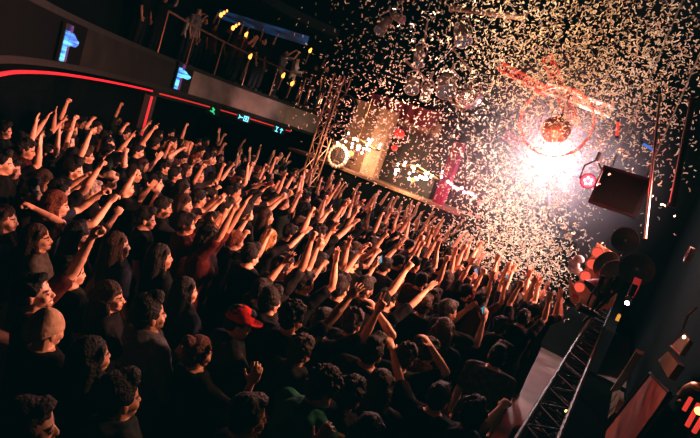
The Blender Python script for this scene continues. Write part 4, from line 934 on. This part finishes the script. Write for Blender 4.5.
# ------------------------------------------------------------------ confetti
CONF = mat('confetti_paper', (.84, .70, .52), .6, var=.2, scale=40)
_nt = CONF.node_tree; _b = _nt.nodes['Principled BSDF']; _tr = _nt.nodes.new('ShaderNodeBsdfTranslucent'); _tr.inputs['Color'].default_value = (.84, .72, .58, 1)
_mx = _nt.nodes.new('ShaderNodeMixShader'); _mx.inputs['Fac'].default_value = .4; _nt.links.new(_b.outputs[0], _mx.inputs[1]); _nt.links.new(_tr.outputs[0], _mx.inputs[2])
_nt.links.new(_mx.outputs[0], [n for n in _nt.nodes if n.type == 'OUTPUT_MATERIAL'][0].inputs['Surface'])
def bent(mb, c, M3, w, h, bend):
    pts = []
    for j in range(3):
        v = (j - 1) * h / 2; z = bend * (1 - (j - 1) ** 2)
        pts += [c + M3 @ Vector((-w / 2, v, z)), c + M3 @ Vector((w / 2, v, z))]
    mb.add(pts, [(0, 1, 3, 2), (2, 3, 5, 4)])
def rrot(): 
    q_ = rng.normal(size=4); q_ /= np.linalg.norm(q_); from_q = Matrix(((1 - 2 * (q_[2] ** 2 + q_[3] ** 2), 2 * (q_[1] * q_[2] - q_[3] * q_[0]), 2 * (q_[1] * q_[3] + q_[2] * q_[0])), (2 * (q_[1] * q_[2] + q_[3] * q_[0]), 1 - 2 * (q_[1] ** 2 + q_[3] ** 2), 2 * (q_[2] * q_[3] - q_[1] * q_[0])), (2 * (q_[1] * q_[3] - q_[2] * q_[0]), 2 * (q_[2] * q_[3] + q_[1] * q_[0]), 1 - 2 * (q_[1] ** 2 + q_[2] ** 2)))); return from_q
pts = []
CL = [  # clouds in the hall: centre (pixel, depth), spread across / along / up, number
 ((560, 20), 9.0, (1.5, 1.1, .85), 2900), ((615, 70), 8.8, (.9, 1.0, .8), 1100), ((505, 60), 9.8, (.8, .8, .8), 1150), ((520, 205), 10.0, (.6, .8, .8), 3500), ((528, 262), 9.6, (.55, .7, .36), 1300), ((485, 150), 10.4, (.6, .8, .6), 700), ((390, 75), 11, (1.0, .8, .85), 1000), ((385, 145), 11.5, (.85, .6, .5), 480), ((635, 45), 8.4, (.5, .8, .7), 520), ((640, 130), 8.4, (.5, .6, .6), 260), ((450, 240), 10.5, (.55, .6, .4), 380), ((560, 110), 9.6, (.9, .9, .5), 900), ((580, 70), 8.8, (1.1, .9, .6), 800)]
for (px, py), D, sg, n in CL:
    c = at(px, py, D)
    g = rng.normal(size=(n, 3)) * np.array([sg[0], sg[1], sg[2]])
    for v in g:
        p = c + RM @ Vector(v)
        if p.z > .3 and p.z < HZ - .2 and (p - EYE).length > 3.5 and to_st(p)[1] > -.7: 
            a_ = to_px(p)
            if -20 < a_[0] < 720 and -20 < a_[1] < 450: pts.append(p)
pts.sort(key=lambda p: (p - EYE).length)
ms = []
for k in range(4):
    m_ = MB(); bent(m_, Vector(), Matrix.Identity(3), .016, .054, .014 + .004 * k); me = m_.mesh('confetti_piece', CONF); ms.append(me)
for i, p in enumerate(pts[:300]):
    o = bpy.data.objects.new('confetti_piece', ms[i % 4]); COL.objects.link(o); o.location = p; o.rotation_mode = 'QUATERNION'; o.rotation_quaternion = rrot().to_quaternion()
    tag(o, 'small bent strip of pale gold paper confetti falling through the air', 'confetti', 'falling confetti strips')
b = MB()
for p in pts[300:]:
    k = random.uniform(.75, 1.15); bent(b, p, rrot(), .0185 * k, .062 * k, .016)
o = b.build('confetti', CONF); tag(o, 'dense cloud of pale gold paper confetti over the stage and crowd', 'confetti', kind='stuff')

# ------------------------------------------------------------------ light
def spot(nm, loc, tgt, e, col, ang, blend=.6, size=.25):
    L = bpy.data.lights.new(nm, 'SPOT'); L.energy = e; L.color = col; L.spot_size = R(ang); L.spot_blend = blend; L.shadow_soft_size = size
    o = bpy.data.objects.new(nm, L); COL.objects.link(o); o.location = loc; d = Vector(tgt) - Vector(loc); o.rotation_euler = d.to_track_quat('-Z', 'Y').to_euler(); return o
def area(nm, loc, tgt, e, col, sz):
    L = bpy.data.lights.new(nm, 'AREA'); L.energy = e; L.color = col; L.size = sz
    o = bpy.data.objects.new(nm, L); COL.objects.link(o); o.location = loc; d = Vector(tgt) - Vector(loc); o.rotation_euler = d.to_track_quat('-Z', 'Y').to_euler(); return o
spot('stage_key', st(8.8, -.7, 3.6), st(4.6, 7.0, 1.4), 5200, (1, .34, .24), 86, .6, .25)
spot('stage_wash', st(12.6, 6.2, 4.9), st(8.4, 5.0, 1.4), 2500, (1, .35, .31), 88, .8, .25)
spot('side_fill', st(5.4, -.6, 3.3), (-4.2, 7.0, 1.7), 3000, (1, .33, .20), 62, .7, .12)  # added spot without a fixture, brightens the faces on the left
spot('cap_fill', st(6.5, .2, 3.8), (-.6, 3.4, 1.5), 900, (1, .36, .17), 34, .8, .12)  # unseen spot without a fixture, aimed at the red cap
spot('confetti_gold', st(5.5, 4.0, 4.2), at(575, 30, 9), 1700, (1, .68, .40), 58, .7, .3)
spot('confetti_white', st(6.5, 5.0, 6.0), at(518, 225, 9.8), 6500, (1, .86, .80), 23, .7, .3)
spot('white_lamp_light', LP + (EYE - LP).normalized() * .4, EYE + Vector((-1.5, 0, 0)), 800, (1, .84, .88), 110, .6, .2)
L = bpy.data.lights.new('white_lamp_spill', 'POINT'); L.energy = 650; L.color = (1, .70, .78); L.shadow_soft_size = .2; o = bpy.data.objects.new('white_lamp_spill', L); COL.objects.link(o); o.location = LP + (EYE - LP).normalized() * .55
L = bpy.data.lights.new('red_lamp_light', 'POINT'); L.energy = 70; L.color = (1, .03, .05); L.shadow_soft_size = .1; o = bpy.data.objects.new('red_lamp_light', L); COL.objects.link(o); o.location = at_s(590, 182, 8.3)
L = bpy.data.lights.new('batten_pink', 'POINT'); L.energy = 70; L.color = (1, .25, .32); L.shadow_soft_size = .2; o = bpy.data.objects.new('batten_pink', L); COL.objects.link(o); o.location = A0.lerp(A1, .4) - AX * .5
spot('curtain_pink', st(11.8, 3.0, 3.0), st(13.2, 4.0, 2.5), 220, (1, .12, .25), 50)
spot('fascia_warm', st(9, 6, 2.2), ED[IT + 9] + Vector((0, 0, 3.1)), 2600, (1, .5, .42), 16)
spot('ring_red', st(11, 2, 3.8), at_s(555, 100, 12.4), 1900, (1, .2, .12), 60)
spot('roof_warm', st(8, 4, 3.5), at_s(420, 60, 11), 900, (1, .6, .5), 44)
spot('strip_pink', st(9.8, .6, 4.2), st(7.6, .75, 0), 2600, (1, .5, .45), 24)
spot('dish_fill', st(2.5, 1.6, 4.6), at(628, 262, 6.6), 40, (1, .85, .75), 22)
spot('corner_warm', st(1.0, .3, 3.6), at_t(660, 395, TW), 12, (1, .6, .4), 55)
W_ = bpy.data.worlds.new('world'); SC.world = W_; W_.use_nodes = True; W_.node_tree.nodes['Background'].inputs['Color'].default_value = (.10, .55, .55, 1); W_.node_tree.nodes['Background'].inputs['Strength'].default_value = .02

# haze around the stage lamp
def haze(nm, c, r_, dens, aniso, label, col=(1, 1, 1)):
    M = bpy.data.materials.new(nm); M.use_nodes = True; nt = M.node_tree; nt.nodes.clear(); out = nt.nodes.new('ShaderNodeOutputMaterial'); v = nt.nodes.new('ShaderNodeVolumeScatter'); v.inputs['Anisotropy'].default_value = aniso; v.inputs['Color'].default_value = (*col, 1)
    tc = nt.nodes.new('ShaderNodeTexCoord'); gr = nt.nodes.new('ShaderNodeTexGradient'); gr.gradient_type = 'QUADRATIC_SPHERE'; nt.links.new(tc.outputs['Object'], gr.inputs['Vector'])
    mu = nt.nodes.new('ShaderNodeMath'); mu.operation = 'MULTIPLY'; mu.inputs[1].default_value = dens; nt.links.new(gr.outputs['Fac'], mu.inputs[0]); nt.links.new(mu.outputs[0], v.inputs['Density'])
    nt.links.new(v.outputs['Volume'], out.inputs['Volume']); b = MB(); b.ell((0, 0, 0), (1, 1, 1), None, 32, 20); o = b.build('haze', M, smooth=True); o.location = c; o.scale = r_; return tag(o, label, 'haze', kind='stuff')
haze('haze_stage', LP + Vector((-.3, -.3, -.4)), (3.5, 3.4, 3.4), .27, .1, 'pale pink lit haze around the white stage lamp', (1, .88, .96))
SC.view_settings.view_transform = 'Standard'
SC.view_settings.use_curve_mapping = True; cm = SC.view_settings.curve_mapping; cm.black_level = (-.0004, -.0034, -.0036); cm.update()
try: SC.cycles.use_denoising = True; SC.cycles.volume_step_rate = 2.; SC.cycles.max_bounces = 4; SC.cycles.sample_clamp_indirect = 4
except Exception as ex: print(ex)
